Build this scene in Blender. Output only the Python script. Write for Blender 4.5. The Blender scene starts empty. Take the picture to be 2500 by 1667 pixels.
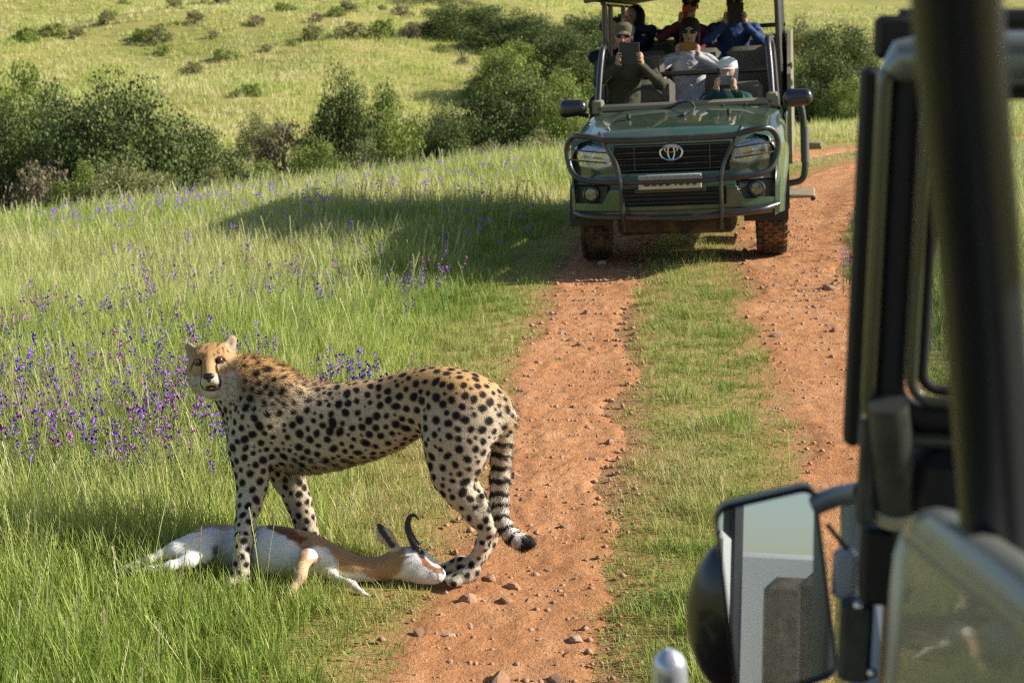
import bpy, math, random
import numpy as np
from mathutils import Vector, Matrix, Euler
R = math.radians
rng = np.random.default_rng(7)
random.seed(7)
scene = bpy.context.scene
COL = scene.collection

# ------------------------------------------------------------------ camera
CAM_H, FPX, PITCH = 2.0, 3600.0, R(12.2)
SP, CP = math.sin(PITCH), math.cos(PITCH)
cam = bpy.data.cameras.new('camera'); cam_ob = bpy.data.objects.new('camera', cam); COL.objects.link(cam_ob)
cam_ob.location = (0, 0, CAM_H); cam_ob.rotation_euler = (R(90) - PITCH, 0, 0)
cam.sensor_width = 36; cam.lens = 36 * FPX / 2500
cam.clip_start = 0.05; cam.clip_end = 3000
cam.dof.use_dof = True; cam.dof.focus_distance = 5.6; cam.dof.aperture_fstop = 6.0
scene.camera = cam_ob

# ------------------------------------------------------------------ sky and sun
SUN_EL = R(30); TO_SUN = Vector((0.998, -0.035, 0)).normalized()
world = bpy.data.worlds.new('World'); scene.world = world; world.use_nodes = True
wn = world.node_tree.nodes; wl = world.node_tree.links
sky = wn.new('ShaderNodeTexSky'); sky.sky_type = 'NISHITA'; sky.sun_disc = False
sky.sun_elevation = SUN_EL; sky.sun_rotation = math.atan2(TO_SUN.x, TO_SUN.y)
sky.air_density = 1.0; sky.dust_density = 1.2; sky.ozone_density = 1.0
wl.new(sky.outputs[0], wn['Background'].inputs[0]); wn['Background'].inputs[1].default_value = 0.082
sun = bpy.data.lights.new('sun', 'SUN'); sun.energy = 5.0; sun.angle = R(0.53); sun.color = (1.0, 0.95, 0.86)
sun_ob = bpy.data.objects.new('sun', sun); COL.objects.link(sun_ob); sun_ob.location = (20, -3, 20)
_d = Vector((TO_SUN.x * math.cos(SUN_EL), TO_SUN.y * math.cos(SUN_EL), math.sin(SUN_EL)))
sun_ob.rotation_euler = (-_d).to_track_quat('-Z', 'Y').to_euler()
scene.view_settings.view_transform = 'Standard'; scene.view_settings.look = 'None'
scene.view_settings.exposure = 0.70; scene.view_settings.gamma = 1
scene.render.engine = 'CYCLES'
scene.cycles.use_denoising = False; scene.cycles.pixel_filter_type = 'BLACKMAN_HARRIS'; scene.cycles.filter_width = 1.25; scene.cycles.use_adaptive_sampling = False
try:
    scene.cycles.denoiser = 'OPENIMAGEDENOISE'
except Exception:
    pass
scene.cycles.max_bounces = 6; scene.cycles.transparent_max_bounces = 8
scene.cycles.diffuse_bounces = 3; scene.cycles.glossy_bounces = 3; scene.cycles.transmission_bounces = 4
scene.cycles.caustics_reflective = False; scene.cycles.caustics_refractive = False
scene.cycles.sample_clamp_indirect = 6

# ------------------------------------------------------------------ pixel <-> place
def pix(px, py, y):
    """point at forward distance y seen at photograph pixel (px,py)"""
    u, v = px - 1250.0, py - 833.5
    t = y / (FPX * CP - v * SP)
    return np.array((u * t, y, CAM_H - (FPX * SP + v * CP) * t))
def pixg(px, py, z=0.0):
    """point on the level z seen at that pixel"""
    u, v = px - 1250.0, py - 833.5
    t = (CAM_H - z) / (FPX * SP + v * CP)
    return np.array((u * t, (FPX * CP - v * SP) * t, z))
def mpp(y, z=0.4):
    return (y * CP + (CAM_H - z) * SP) / FPX

# ------------------------------------------------------------------ materials
def new_mat(name):
    m = bpy.data.materials.new(name); m.use_nodes = True
    return m, m.node_tree.nodes, m.node_tree.links, m.node_tree.nodes['Principled BSDF']
_M = {}
def mat(name, col=(.5, .5, .5), rough=.6, metal=0.0, coat=0.0, var=0.0, scale=20.0, bump=0.0, spec=.5, dirt=None, dscale=6.0, damt=.5):
    if name in _M: return _M[name]
    m, N, L, b = new_mat(name)
    b.inputs['Base Color'].default_value = (*col, 1); b.inputs['Roughness'].default_value = rough
    b.inputs['Metallic'].default_value = metal; b.inputs['Coat Weight'].default_value = coat
    b.inputs['Specular IOR Level'].default_value = spec
    tc = N.new('ShaderNodeTexCoord')
    out = None
    if var > 0 or bump > 0:
        nz = N.new('ShaderNodeTexNoise'); nz.inputs['Scale'].default_value = scale; nz.inputs['Detail'].default_value = 5
        L.new(tc.outputs['Object'], nz.inputs['Vector'])
        if var > 0:
            mr = N.new('ShaderNodeMapRange'); mr.inputs['From Min'].default_value = .3; mr.inputs['From Max'].default_value = .7
            mr.inputs['To Min'].default_value = 1 - var; mr.inputs['To Max'].default_value = 1 + var
            L.new(nz.outputs[0], mr.inputs[0])
            mx = N.new('ShaderNodeVectorMath'); mx.operation = 'SCALE'; mx.inputs[0].default_value = col
            L.new(mr.outputs[0], mx.inputs['Scale']); out = mx.outputs[0]
        if bump > 0:
            bp = N.new('ShaderNodeBump'); bp.inputs['Strength'].default_value = bump; bp.inputs['Distance'].default_value = .01
            L.new(nz.outputs[0], bp.inputs['Height']); L.new(bp.outputs[0], b.inputs['Normal'])
    if dirt is not None:
        n2 = N.new('ShaderNodeTexNoise'); n2.inputs['Scale'].default_value = dscale; n2.inputs['Detail'].default_value = 8
        n2.inputs['Roughness'].default_value = .7
        L.new(tc.outputs['Object'], n2.inputs['Vector'])
        cr = N.new('ShaderNodeMapRange'); cr.inputs['From Min'].default_value = .42; cr.inputs['From Max'].default_value = .68
        cr.inputs['To Max'].default_value = damt; L.new(n2.outputs[0], cr.inputs[0])
        mc = N.new('ShaderNodeMix'); mc.data_type = 'RGBA'
        L.new(cr.outputs[0], mc.inputs[0])
        if out: L.new(out, mc.inputs[6])
        else: mc.inputs[6].default_value = (*col, 1)
        mc.inputs[7].default_value = (*dirt, 1); out = mc.outputs[2]
        ra = N.new('ShaderNodeMapRange'); ra.inputs['To Min'].default_value = rough; ra.inputs['To Max'].default_value = min(1, rough + .5)
        L.new(cr.outputs[0], ra.inputs[0]); L.new(ra.outputs[0], b.inputs['Roughness'])
    if out: L.new(out, b.inputs['Base Color'])
    _M[name] = m
    return m
def vcol_mat(name, rough=.8, attr='col', sheen=0.0, bump=0.0, bscale=200., spec=.2):
    if name in _M: return _M[name]
    m, N, L, b = new_mat(name)
    a = N.new('ShaderNodeAttribute'); a.attribute_name = attr
    L.new(a.outputs['Color'], b.inputs['Base Color']); b.inputs['Roughness'].default_value = rough
    b.inputs['Specular IOR Level'].default_value = spec; b.inputs['Sheen Weight'].default_value = sheen
    if bump > 0:
        tc = N.new('ShaderNodeTexCoord'); nz = N.new('ShaderNodeTexNoise'); nz.inputs['Scale'].default_value = bscale; nz.inputs['Detail'].default_value = 4
        L.new(tc.outputs['Object'], nz.inputs['Vector'])
        bp = N.new('ShaderNodeBump'); bp.inputs['Strength'].default_value = bump; bp.inputs['Distance'].default_value = .004
        L.new(nz.outputs[0], bp.inputs['Height']); L.new(bp.outputs[0], b.inputs['Normal'])
    _M[name] = m
    return m

# ------------------------------------------------------------------ objects
def tag(o, label=None, cat=None, group=None, kind=None):
    if label: o['label'] = label
    if cat: o['category'] = cat
    if group: o['group'] = group
    if kind: o['kind'] = kind
    return o
def link(o, parent=None):
    COL.objects.link(o)
    if parent is not None: o.parent = parent
    return o
def empty(name, loc=(0, 0, 0), rot=(0, 0, 0)):
    o = bpy.data.objects.new(name, None); o.empty_display_size = .1
    o.location = loc; o.rotation_euler = rot
    return link(o)
def mesh_np(name, V, F, smooth=True, mats=None, fm=None):
    """V (n,3); F (m,k) array or list of tuples"""
    me = bpy.data.meshes.new(name)
    if isinstance(F, np.ndarray):
        k = F.shape[1]
        me.vertices.add(len(V)); me.vertices.foreach_set('co', np.ascontiguousarray(V, dtype=np.float32).ravel())
        me.loops.add(F.size); me.loops.foreach_set('vertex_index', np.ascontiguousarray(F, dtype=np.int32).ravel())
        me.polygons.add(len(F)); me.polygons.foreach_set('loop_start', np.arange(0, F.size, k, dtype=np.int32))
        me.polygons.foreach_set('loop_total', np.full(len(F), k, dtype=np.int32))
        me.update(calc_edges=True); me.validate()
    else:
        me.from_pydata([tuple(map(float, v)) for v in V], [], [tuple(map(int, f)) for f in F]); me.update()
    if smooth: me.polygons.foreach_set('use_smooth', np.ones(len(me.polygons), dtype=bool))
    for m in (mats or []): me.materials.append(m)
    if fm is not None: me.polygons.foreach_set('material_index', np.asarray(fm, dtype=np.int32))
    return me
def mk(name, me, parent=None, m=None):
    if m is not None and not me.materials: me.materials.append(m)
    return link(bpy.data.objects.new(name, me), parent)
def set_col(me, C, name='col'):
    a = me.color_attributes.new(name, 'FLOAT_COLOR', 'POINT')
    C4 = np.ones((len(C), 4), dtype=np.float32); C4[:, :3] = C
    a.data.foreach_set('color', C4.ravel())

class MB:
    """collects shapes into one mesh"""
    def __init__(s): s.v = []; s.f = []; s.n = 0
    def add(s, V, F):
        s.v.extend([tuple(map(float, p)) for p in V]); s.f.extend([tuple(i + s.n for i in f) for f in F]); s.n += len(V); return s
    def box(s, c, d, rot=None, bev=0.0):
        hx, hy, hz = d[0] / 2, d[1] / 2, d[2] / 2
        if bev <= 0:
            V = [(x, y, z) for z in (-hz, hz) for y in (-hy, hy) for x in (-hx, hx)]
            F = [(0, 2, 3, 1), (4, 5, 7, 6), (0, 1, 5, 4), (2, 6, 7, 3), (0, 4, 6, 2), (1, 3, 7, 5)]
        else:
            b = min(bev, hx * .95, hy * .95, hz * .95); V = []; F = []
            ring = [(-hx + b, -hy), (hx - b, -hy), (hx, -hy + b), (hx, hy - b), (hx - b, hy), (-hx + b, hy), (-hx, hy - b), (-hx, -hy + b)]
            inner = [(x * (1 - b / hx), y * (1 - b / hy)) for x, y in ring]
            for rr, z in ((inner, -hz), (ring, -hz + b), (ring, hz - b), (inner, hz)): V += [(x, y, z) for x, y in rr]
            for k in range(3):
                for i in range(8): F.append((k * 8 + i, k * 8 + (i + 1) % 8, k * 8 + 8 + (i + 1) % 8, k * 8 + 8 + i))
            F.append(tuple(range(7, -1, -1))); F.append(tuple(range(24, 32)))
        M = (rot if isinstance(rot, Matrix) else Euler(rot).to_matrix()) if rot is not None else Matrix.Identity(3)
        return s.add([M @ Vector(p) + Vector(c) for p in V], F)
    def tube(s, pts, r, n=10, caps=True, up=None, flat=1.0):
        P = [Vector(p) for p in pts]; rs = r if hasattr(r, '__len__') else [r] * len(P)
        V = []; F = []; prev = None
        for i, p in enumerate(P):
            t = (P[min(i + 1, len(P) - 1)] - P[max(i - 1, 0)]).normalized()
            if prev is None:
                a = Vector(up) if up else (Vector((0, 0, 1)) if abs(t.z) < .9 else Vector((1, 0, 0)))
                e = (a - t * a.dot(t)).normalized()
            else:
                e = (prev - t * prev.dot(t)).normalized()
            prev = e; g = t.cross(e)
            for k in range(n):
                an = 2 * math.pi * k / n
                V.append(p + e * math.cos(an) * rs[i] + g * math.sin(an) * rs[i] * flat)
        for i in range(len(P) - 1):
            for k in range(n): F.append((i * n + k, i * n + (k + 1) % n, (i + 1) * n + (k + 1) % n, (i + 1) * n + k))
        if caps: F.append(tuple(range(n - 1, -1, -1))); F.append(tuple(range((len(P) - 1) * n, len(P) * n)))
        return s.add(V, F)
    def lathe(s, prof, c=(0, 0, 0), axis='Z', n=24, rot=None):
        V = []; F = []
        M = rot if rot is not None else {'Z': Matrix.Identity(3), 'X': Matrix.Rotation(R(90), 3, 'Y'), 'Y': Matrix.Rotation(R(-90), 3, 'X')}[axis]
        for r, h in prof:
            for k in range(n):
                a = 2 * math.pi * k / n; V.append(M @ Vector((r * math.cos(a), r * math.sin(a), h)) + Vector(c))
        for i in range(len(prof) - 1):
            for k in range(n): F.append((i * n + k, i * n + (k + 1) % n, (i + 1) * n + (k + 1) % n, (i + 1) * n + k))
        if prof[0][0] > 1e-4: F.append(tuple(range(n - 1, -1, -1)))
        if prof[-1][0] > 1e-4: F.append(tuple(range((len(prof) - 1) * n, len(prof) * n)))
        return s.add(V, F)
    def ball(s, c, r, n=12, rot=None):
        rr = r if hasattr(r, '__len__') else (r, r, r); V = []; F = []; m = n // 2
        M = rot if rot is not None else Matrix.Identity(3)
        for i in range(m + 1):
            th = math.pi * i / m
            for k in range(n):
                a = 2 * math.pi * k / n
                V.append(M @ Vector((rr[0] * math.sin(th) * math.cos(a), rr[1] * math.sin(th) * math.sin(a), rr[2] * math.cos(th))) + Vector(c))
        for i in range(m):
            for k in range(n): F.append((i * n + k, (i + 1) * n + k, (i + 1) * n + (k + 1) % n, i * n + (k + 1) % n))
        return s.add(V, F)
    def grid(s, fn, nu, nv, keep=None):
        V = [fn(i / (nu - 1), j / (nv - 1)) for j in range(nv) for i in range(nu)]
        F = []
        for j in range(nv - 1):
            for i in range(nu - 1):
                q = (j * nu + i, j * nu + i + 1, (j + 1) * nu + i + 1, (j + 1) * nu + i)
                if keep is None or keep(*[sum(V[a][c] for a in q) / 4 for c in range(3)]): F.append(q)
        return s.add(V, F)
    def prism(s, poly, d, M=None):
        """poly: list of 3-vectors, d: extrusion vector"""
        n = len(poly); d = Vector(d); V = [Vector(p) for p in poly] + [Vector(p) + d for p in poly]
        F = [tuple(range(n)), tuple(range(2 * n - 1, n - 1, -1))] + [(i, n + i, n + (i + 1) % n, (i + 1) % n) for i in range(n)]
        return s.add(V, F)
    def build(s, name, m, parent=None, smooth=True, auto=35):
        me = bpy.data.meshes.new(name); me.from_pydata(s.v, [], s.f); me.update()
        if smooth:
            me.polygons.foreach_set('use_smooth', np.ones(len(me.polygons), dtype=bool))
            if auto: me.set_sharp_from_angle(angle=R(auto))
        me.materials.append(m)
        return mk(name, me, parent)
def spline(P, n):
    """Catmull-Rom through points"""
    P = [np.array(p, dtype=float) for p in P]; P = [2 * P[0] - P[1]] + P + [2 * P[-1] - P[-2]]
    out = []
    for i in range(1, len(P) - 2):
        for k in range(n):
            t = k / n
            out.append(.5 * ((2 * P[i]) + (-P[i - 1] + P[i + 1]) * t + (2 * P[i - 1] - 5 * P[i] + 4 * P[i + 1] - P[i + 2]) * t * t + (-P[i - 1] + 3 * P[i] - 3 * P[i + 1] + P[i + 2]) * t ** 3))
    out.append(P[-2]); return np.array(out)

# ------------------------------------------------------------------ noise (numpy)
def sstep(a, b, x):
    t = np.clip((x - a) / (b - a), 0, 1); return t * t * (3 - 2 * t)
def vnoise(P, seed=0):
    """value noise, P (n,2) or (n,3), 0..1"""
    P = np.asarray(P, dtype=np.float64); d = P.shape[1]; i = np.floor(P).astype(np.int64); f = P - i; f = f * f * (3 - 2 * f)
    def h(c):
        n = c[:, 0] * 374761393 + c[:, 1] * 668265263 + (c[:, 2] * 2147483647 if d == 3 else 0) + seed * 1274126177
        n = (n ^ (n >> 13)) * 1274126177; n = n ^ (n >> 16)
        return (n & 0xffff) / 65535.0
    r = 0
    for k in range(2 ** d):
        o = np.array([(k >> j) & 1 for j in range(d)]); w = np.prod(np.where(o, f, 1 - f), axis=1); r = r + w * h(i + o)
    return r
def fbm(P, oct=4, seed=0, gain=.5):
    P = np.asarray(P, dtype=np.float64); a = 1.; s = 0; r = 0
    for k in range(oct): r = r + a * vnoise(P * 2 ** k + 17.3 * k, seed + k); s += a; a *= gain
    return r / s

# ------------------------------------------------------------------ implicit bodies -> one continuous skin
def surface_nets(vol, origin, h):
    nx, ny, nz = vol.shape; ins = vol < 0
    c = np.zeros((nx - 1, ny - 1, nz - 1), dtype=np.int8)
    for dx in (0, 1):
        for dy in (0, 1):
            for dz in (0, 1): c += ins[dx:nx - 1 + dx, dy:ny - 1 + dy, dz:nz - 1 + dz]
    act = (c > 0) & (c < 8); idx = -np.ones(act.shape, dtype=np.int64); I = np.argwhere(act); idx[act] = np.arange(len(I))
    acc = np.zeros((len(I), 3)); cnt = np.zeros(len(I))
    cor = [(a, b, d) for a in (0, 1) for b in (0, 1) for d in (0, 1)]
    val = {k: vol[I[:, 0] + k[0], I[:, 1] + k[1], I[:, 2] + k[2]].astype(float) for k in cor}
    for k in cor:
        for ax in range(3):
            if k[ax] == 0:
                k2 = list(k); k2[ax] = 1; k2 = tuple(k2); a, b = val[k], val[k2]; m = (a < 0) != (b < 0)
                t = np.where(m, a / np.where(m, a - b, 1), 0); p = np.tile(np.array(k, float), (len(I), 1)); p[:, ax] += t
                acc[m] += p[m]; cnt[m] += 1
    V = (I + acc / cnt[:, None]) * h + np.array(origin)
    F = []
    for ax in range(3):
        b, d = [(1, 2), (2, 0), (0, 1)][ax]
        sl0 = [slice(1, -1)] * 3; sl1 = [slice(1, -1)] * 3; sl0[ax] = slice(0, -1); sl1[ax] = slice(1, None)
        A, B = ins[tuple(sl0)], ins[tuple(sl1)]
        for flip, mm in ((False, A & ~B), (True, ~A & B)):
            E = np.argwhere(mm); off = np.array([1, 1, 1]); off[ax] = 0; E = E + off
            def cell(db, dd):
                q = E.copy(); q[:, b] -= db; q[:, d] -= dd; return idx[q[:, 0], q[:, 1], q[:, 2]]
            Q = np.stack([cell(1, 1), cell(0, 1), cell(0, 0), cell(1, 0)], 1)
            F.append(Q[:, ::-1] if flip else Q)
    return V, np.concatenate(F)
class Blob:
    """smooth union of tapered, optionally flattened capsules. prim: a,b,ra,rb,k, n (flatten axis), s (flatten factor), neg"""
    def __init__(s): s.p = []
    def cap(s, a, b, ra, rb=None, k=.03, n=None, f=1.0, tag=0, neg=False):
        s.p.append((np.array(a, float), np.array(b, float), ra, ra if rb is None else rb, k, None if n is None else np.array(n, float) / np.linalg.norm(n), f, tag, neg)); return s
    def chain(s, pts, k=.03, n=None, f=1.0, tag=0):
        for (a, ra), (b, rb) in zip(pts[:-1], pts[1:]): s.cap(a, b, ra, rb, k, n, f, tag)
        return s
    @staticmethod
    def dist(pr, X):
        a, b, ra, rb, k, n, f, tg, neg = pr
        ab = b - a; ap = X - a
        if n is not None:
            # stretch space along n so that the section becomes an ellipse of half-width f*r
            g = 1 / f - 1
            abn = float(ab @ n)
            L2 = float(ab @ ab) + 1e-12
            t = np.clip((ap @ ab) / L2, 0, 1)
            q = ap - t[..., None] * ab; q = q + (q @ n)[..., None] * n * g
            return (np.sqrt((q * q).sum(-1)) - (ra + (rb - ra) * t)) * (min(1, f) * .5 + .5)
        L2 = float(ab @ ab) + 1e-12; t = np.clip((ap @ ab) / L2, 0, 1); q = ap - t[..., None] * ab
        return np.sqrt((q * q).sum(-1)) - (ra + (rb - ra) * t)
    def mesh(s, h, pad=.03):
        lo = np.min([np.minimum(p[0], p[1]) - max(p[2], p[3]) * max(1, p[6]) for p in s.p], 0) - pad
        hi = np.max([np.maximum(p[0], p[1]) + max(p[2], p[3]) * max(1, p[6]) for p in s.p], 0) + pad
        sh = np.ceil((hi - lo) / h).astype(int) + 2
        vol = np.full(sh, .2, dtype=np.float32)
        for p in s.p:
            m = max(p[2], p[3]) * max(1, p[6]) + p[4] * 2 + .02
            i0 = np.maximum(0, np.floor((np.minimum(p[0], p[1]) - m - lo) / h).astype(int)); i1 = np.minimum(sh, np.ceil((np.maximum(p[0], p[1]) + m - lo) / h).astype(int) + 1)
            g = np.stack(np.meshgrid(*[lo[c] + h * np.arange(i0[c], i1[c]) for c in range(3)], indexing='ij'), -1)
            d = s.dist(p, g).astype(np.float32); sl = tuple(slice(i0[c], i1[c]) for c in range(3)); v = vol[sl]; k = p[4]
            if p[8]: d = -d; hh = np.maximum(k - np.abs(v - d), 0) / k; vol[sl] = np.maximum(v, d) + hh * hh * k * .25
            else: hh = np.maximum(k - np.abs(v - d), 0) / k; vol[sl] = np.minimum(v, d) - hh * hh * k * .25
        return surface_nets(vol, lo, h)
    def tags(s, X):
        D = np.stack([s.dist(p, X) if not p[8] else np.full(len(X), 9.) for p in s.p], 1)
        return np.array([p[7] for p in s.p])[D.argmin(1)]
def smooth_mesh(V, F, it=2, lam=.5):
    """light laplacian smoothing of a quad mesh"""
    n = len(V)
    E = np.concatenate([F[:, [0, 1]], F[:, [1, 2]], F[:, [2, 3]], F[:, [3, 0]]])
    deg = np.bincount(E[:, 0], minlength=n) + np.bincount(E[:, 1], minlength=n)
    for q in range(it * 2):
        l = lam if q % 2 == 0 else -lam * 1.04
        S = np.stack([np.bincount(E[:, 0], V[E[:, 1], c], n) + np.bincount(E[:, 1], V[E[:, 0], c], n) for c in range(3)], 1) / deg[:, None]
        V = V + l * (S - V)
    return V
def vnormals(V, F):
    a, b, c, d = V[F[:, 0]], V[F[:, 1]], V[F[:, 2]], V[F[:, 3]]
    fn = np.cross(c - a, d - b); N = np.zeros_like(V)
    for k in range(4):
        for ax in range(3): N[:, ax] += np.bincount(F[:, k], fn[:, ax], len(V))
    return N / (np.linalg.norm(N, axis=1)[:, None] + 1e-12)
# ================================================================== THE LIE OF THE LAND
CL = spline([(-.1, -8), (.33, -3), (.78, 4.24), (1.0, 6.4), (1.66, 12.75), (2.62, 17), (4.0, 20.6), (6.2, 23.6), (10, 26), (16, 28), (28, 30), (60, 30)], 40)[:, :2]
_t = np.gradient(CL, axis=0); CLT = _t / np.linalg.norm(_t, axis=1)[:, None]
CLN = np.stack([CLT[:, 1], -CLT[:, 0]], 1)            # to the right of travel
def lateral(X, Y):
    """signed distance to the middle of the track (right positive)"""
    P = np.stack([np.ravel(X), np.ravel(Y)], 1); out = np.empty(len(P))
    for i in range(0, len(P), 20000):
        q = P[i:i + 20000]; d2 = ((q[:, None, :] - CL[None, ::2]) ** 2).sum(-1); j = d2.argmin(1) * 2
        dd = np.sqrt(d2.min(1)); sg = np.sign(((q - CL[j]) * CLN[j]).sum(1)); out[i:i + 20000] = dd * sg
    return out.reshape(np.shape(X))
RUT = .77; RL, RR, HL, HR = -.82, .74, .29, .41       # rut middles and half-widths
def rut_dist(lat):
    """distance outside the nearest rut edge (negative inside)"""
    return np.where(lat < -.05, np.abs(lat - RL) - HL, np.abs(lat - RR) - HR)
def base_h(x, y, lat):
    cross = .062 * sstep(8.5, 12.2, y) * (1 - sstep(17, 25, y)) * np.clip(lat + RUT, -2.6, 2.6)
    yc = 15.8 + (x + 5.5) * 1.15; yc = np.clip(yc, 12, 36); e = (y - yc) / 1.45
    val = -2.3 * sstep(-2, 13, e)
    hill = .082 * np.maximum(e - 10, 0) + 1.6 * sstep(25, 60, e)
    hill = np.where(e > 150, .082 * 140 + 1.6 + (e - 150) * .05, hill)
    und = (fbm(np.stack([np.ravel(x) * .06, np.ravel(y) * .06], 1), 3, 5).reshape(np.shape(x)) - .5) * 2.4 * sstep(4, 30, e)
    soft = (fbm(np.stack([np.ravel(x) * .6, np.ravel(y) * .6], 1), 3, 9).reshape(np.shape(x)) - .5) * .10 * sstep(1.2, 2.6, np.abs(lat)) * sstep(6.5, 9, y)
    dip = -.035 * sstep(-1.0, -3.5, lat) * 0
    return cross + val + hill + und + soft + dip
def rut_mask(lat): return 1 - sstep(-.12, .16, rut_dist(lat))
def ground_h(x, y, lat=None):
    x = np.asarray(x, float); y = np.asarray(y, float)
    if lat is None: lat = lateral(x, y)
    return base_h(x, y, lat) - .03 * rut_mask(lat)
def gh(x, y): return float(ground_h(np.array([x]), np.array([y]))[0])

def ground_material():
    m, N, L, b = new_mat('meadow_soil')
    geo = N.new('ShaderNodeNewGeometry'); at = N.new('ShaderNodeAttribute'); at.attribute_name = 'soil'
    def noise(scale, det=5, ro=.55):
        n = N.new('ShaderNodeTexNoise'); n.inputs['Scale'].default_value = scale; n.inputs['Detail'].default_value = det; n.inputs['Roughness'].default_value = ro
        L.new(geo.outputs['Position'], n.inputs['Vector']); return n
    n1, n2, n3 = noise(.35), noise(3.5, 6, .65), noise(24, 6, .7)
    cr = N.new('ShaderNodeValToRGB'); e = cr.color_ramp.elements
    e[0].position = .30; e[0].color = (.20, .22, .05, 1); e[1].position = .72; e[1].color = (.46, .38, .14, 1)
    x = e.new(.5); x.color = (.32, .31, .09, 1)
    mx = N.new('ShaderNodeMath'); mx.operation = 'MULTIPLY_ADD'; mx.inputs[1].default_value = .45
    L.new(n2.outputs[0], mx.inputs[0]); 
    m2 = N.new('ShaderNodeMath'); m2.operation = 'MULTIPLY'; m2.inputs[1].default_value = .55; L.new(n1.outputs[0], m2.inputs[0]); L.new(m2.outputs[0], mx.inputs[2])
    L.new(mx.outputs[0], cr.inputs[0])
    c2 = N.new('ShaderNodeValToRGB'); e = c2.color_ramp.elements
    e[0].position = .35; e[0].color = (.30, .15, .065, 1); e[1].position = .7; e[1].color = (.44, .245, .115, 1)
    L.new(n3.outputs[0], c2.inputs[0])
    # soil shows through where the turf is thin
    ad = N.new('ShaderNodeMath'); ad.operation = 'ADD'; L.new(at.outputs['Fac'], ad.inputs[0])
    nn = N.new('ShaderNodeMapRange'); nn.inputs['To Min'].default_value = -.45; nn.inputs['To Max'].default_value = .45; nn.inputs['From Min'].default_value = .3; nn.inputs['From Max'].default_value = .7
    L.new(n3.outputs[0], nn.inputs[0]); L.new(nn.outputs[0], ad.inputs[1]); ad.use_clamp = True
    mix = N.new('ShaderNodeMix'); mix.data_type = 'RGBA'
    L.new(ad.outputs[0], mix.inputs[0]); L.new(cr.outputs[0], mix.inputs[6]); L.new(c2.outputs[0], mix.inputs[7])
    L.new(mix.outputs[2], b.inputs['Base Color']); b.inputs['Roughness'].default_value = .95; b.inputs['Specular IOR Level'].default_value = .1
    bp = N.new('ShaderNodeBump'); bp.inputs['Strength'].default_value = .7; bp.inputs['Distance'].default_value = .05
    L.new(n3.outputs[0], bp.inputs['Height']); L.new(bp.outputs[0], b.inputs['Normal'])
    return m
def dirt_material():
    m, N, L, b = new_mat('red_track_dirt')
    geo = N.new('ShaderNodeNewGeometry')
    def noise(scale, det=6, ro=.6):
        n = N.new('ShaderNodeTexNoise'); n.inputs['Scale'].default_value = scale; n.inputs['Detail'].default_value = det; n.inputs['Roughness'].default_value = ro
        L.new(geo.outputs['Position'], n.inputs['Vector']); return n
    n1, n2, n3 = noise(2.2), noise(14, 8, .7), noise(70, 6, .75)
    s = N.new('ShaderNodeMath'); s.operation = 'MULTIPLY_ADD'; s.inputs[1].default_value = .55; L.new(n1.outputs[0], s.inputs[0])
    s2 = N.new('ShaderNodeMath'); s2.operation = 'MULTIPLY'; s2.inputs[1].default_value = .45; L.new(n2.outputs[0], s2.inputs[0]); L.new(s2.outputs[0], s.inputs[2])
    cr = N.new('ShaderNodeValToRGB'); e = cr.color_ramp.elements
    e[0].position = .33; e[0].color = (.40, .175, .07, 1); e[1].position = .68; e[1].color = (.60, .33, .165, 1)
    x = e.new(.5); x.color = (.52, .245, .108, 1)
    L.new(s.outputs[0], cr.inputs[0])
    # gritty crumbs: darker and paler specks
    cr2 = N.new('ShaderNodeValToRGB'); e = cr2.color_ramp.elements
    e[0].position = .36; e[0].color = (.62, .60, .58, 1); e[1].position = .66; e[1].color = (1.14, 1.14, 1.16, 1); e.new(.46).color = (1, 1, 1, 1)
    L.new(n3.outputs[0], cr2.inputs[0])
    mm = N.new('ShaderNodeMix'); mm.data_type = 'RGBA'; mm.blend_type = 'MULTIPLY'; mm.inputs[0].default_value = 1
    L.new(cr.outputs[0], mm.inputs[6]); L.new(cr2.outputs[0], mm.inputs[7]); L.new(mm.outputs[2], b.inputs['Base Color'])
    b.inputs['Roughness'].default_value = .95; b.inputs['Specular IOR Level'].default_value = .12
    bp = N.new('ShaderNodeBump'); bp.inputs['Strength'].default_value = 1.0; bp.inputs['Distance'].default_value = .03
    ad = N.new('ShaderNodeMath'); ad.operation = 'MULTIPLY_ADD'; ad.inputs[1].default_value = .35; L.new(n3.outputs[0], ad.inputs[0]); L.new(n2.outputs[0], ad.inputs[2])
    L.new(ad.outputs[0], bp.inputs['Height']); L.new(bp.outputs[0], b.inputs['Normal'])
    return m
GROUND_M, DIRT_M = ground_material(), dirt_material()

def build_ground():
    xs = np.concatenate([-10 - np.geomspace(.4, 500, 34)[::-1], np.arange(-10, 12.01, .2), 12 + np.geomspace(.4, 500, 34)])
    ys = np.concatenate([np.arange(-40, -4, 3.), np.arange(-4, 30, .2), np.arange(30, 120, 1.2), np.geomspace(121, 900, 40)])
    X, Y = np.meshgrid(xs, ys); nx, ny = len(xs), len(ys)
    lat = lateral(X, Y); Z = ground_h(X, Y, lat)
    V = np.stack([X.ravel(), Y.ravel(), Z.ravel()], 1)
    i = np.arange(nx * ny).reshape(ny, nx)
    F = np.stack([i[:-1, :-1].ravel(), i[:-1, 1:].ravel(), i[1:, 1:].ravel(), i[1:, :-1].ravel()], 1)
    me = mesh_np('ground', V, F, True, [GROUND_M])
    al = np.abs(lat); soil = 1 - sstep(-.02, .38, rut_dist(lat)); soil = np.maximum(soil * .95, .35 * (1 - sstep(1.2, 2.2, al))) * (Y < 45)
    a = me.attributes.new('soil', 'FLOAT', 'POINT'); a.data.foreach_set('value', soil.ravel().astype(np.float32))
    tag(mk('ground', me), kind='structure')
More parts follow.
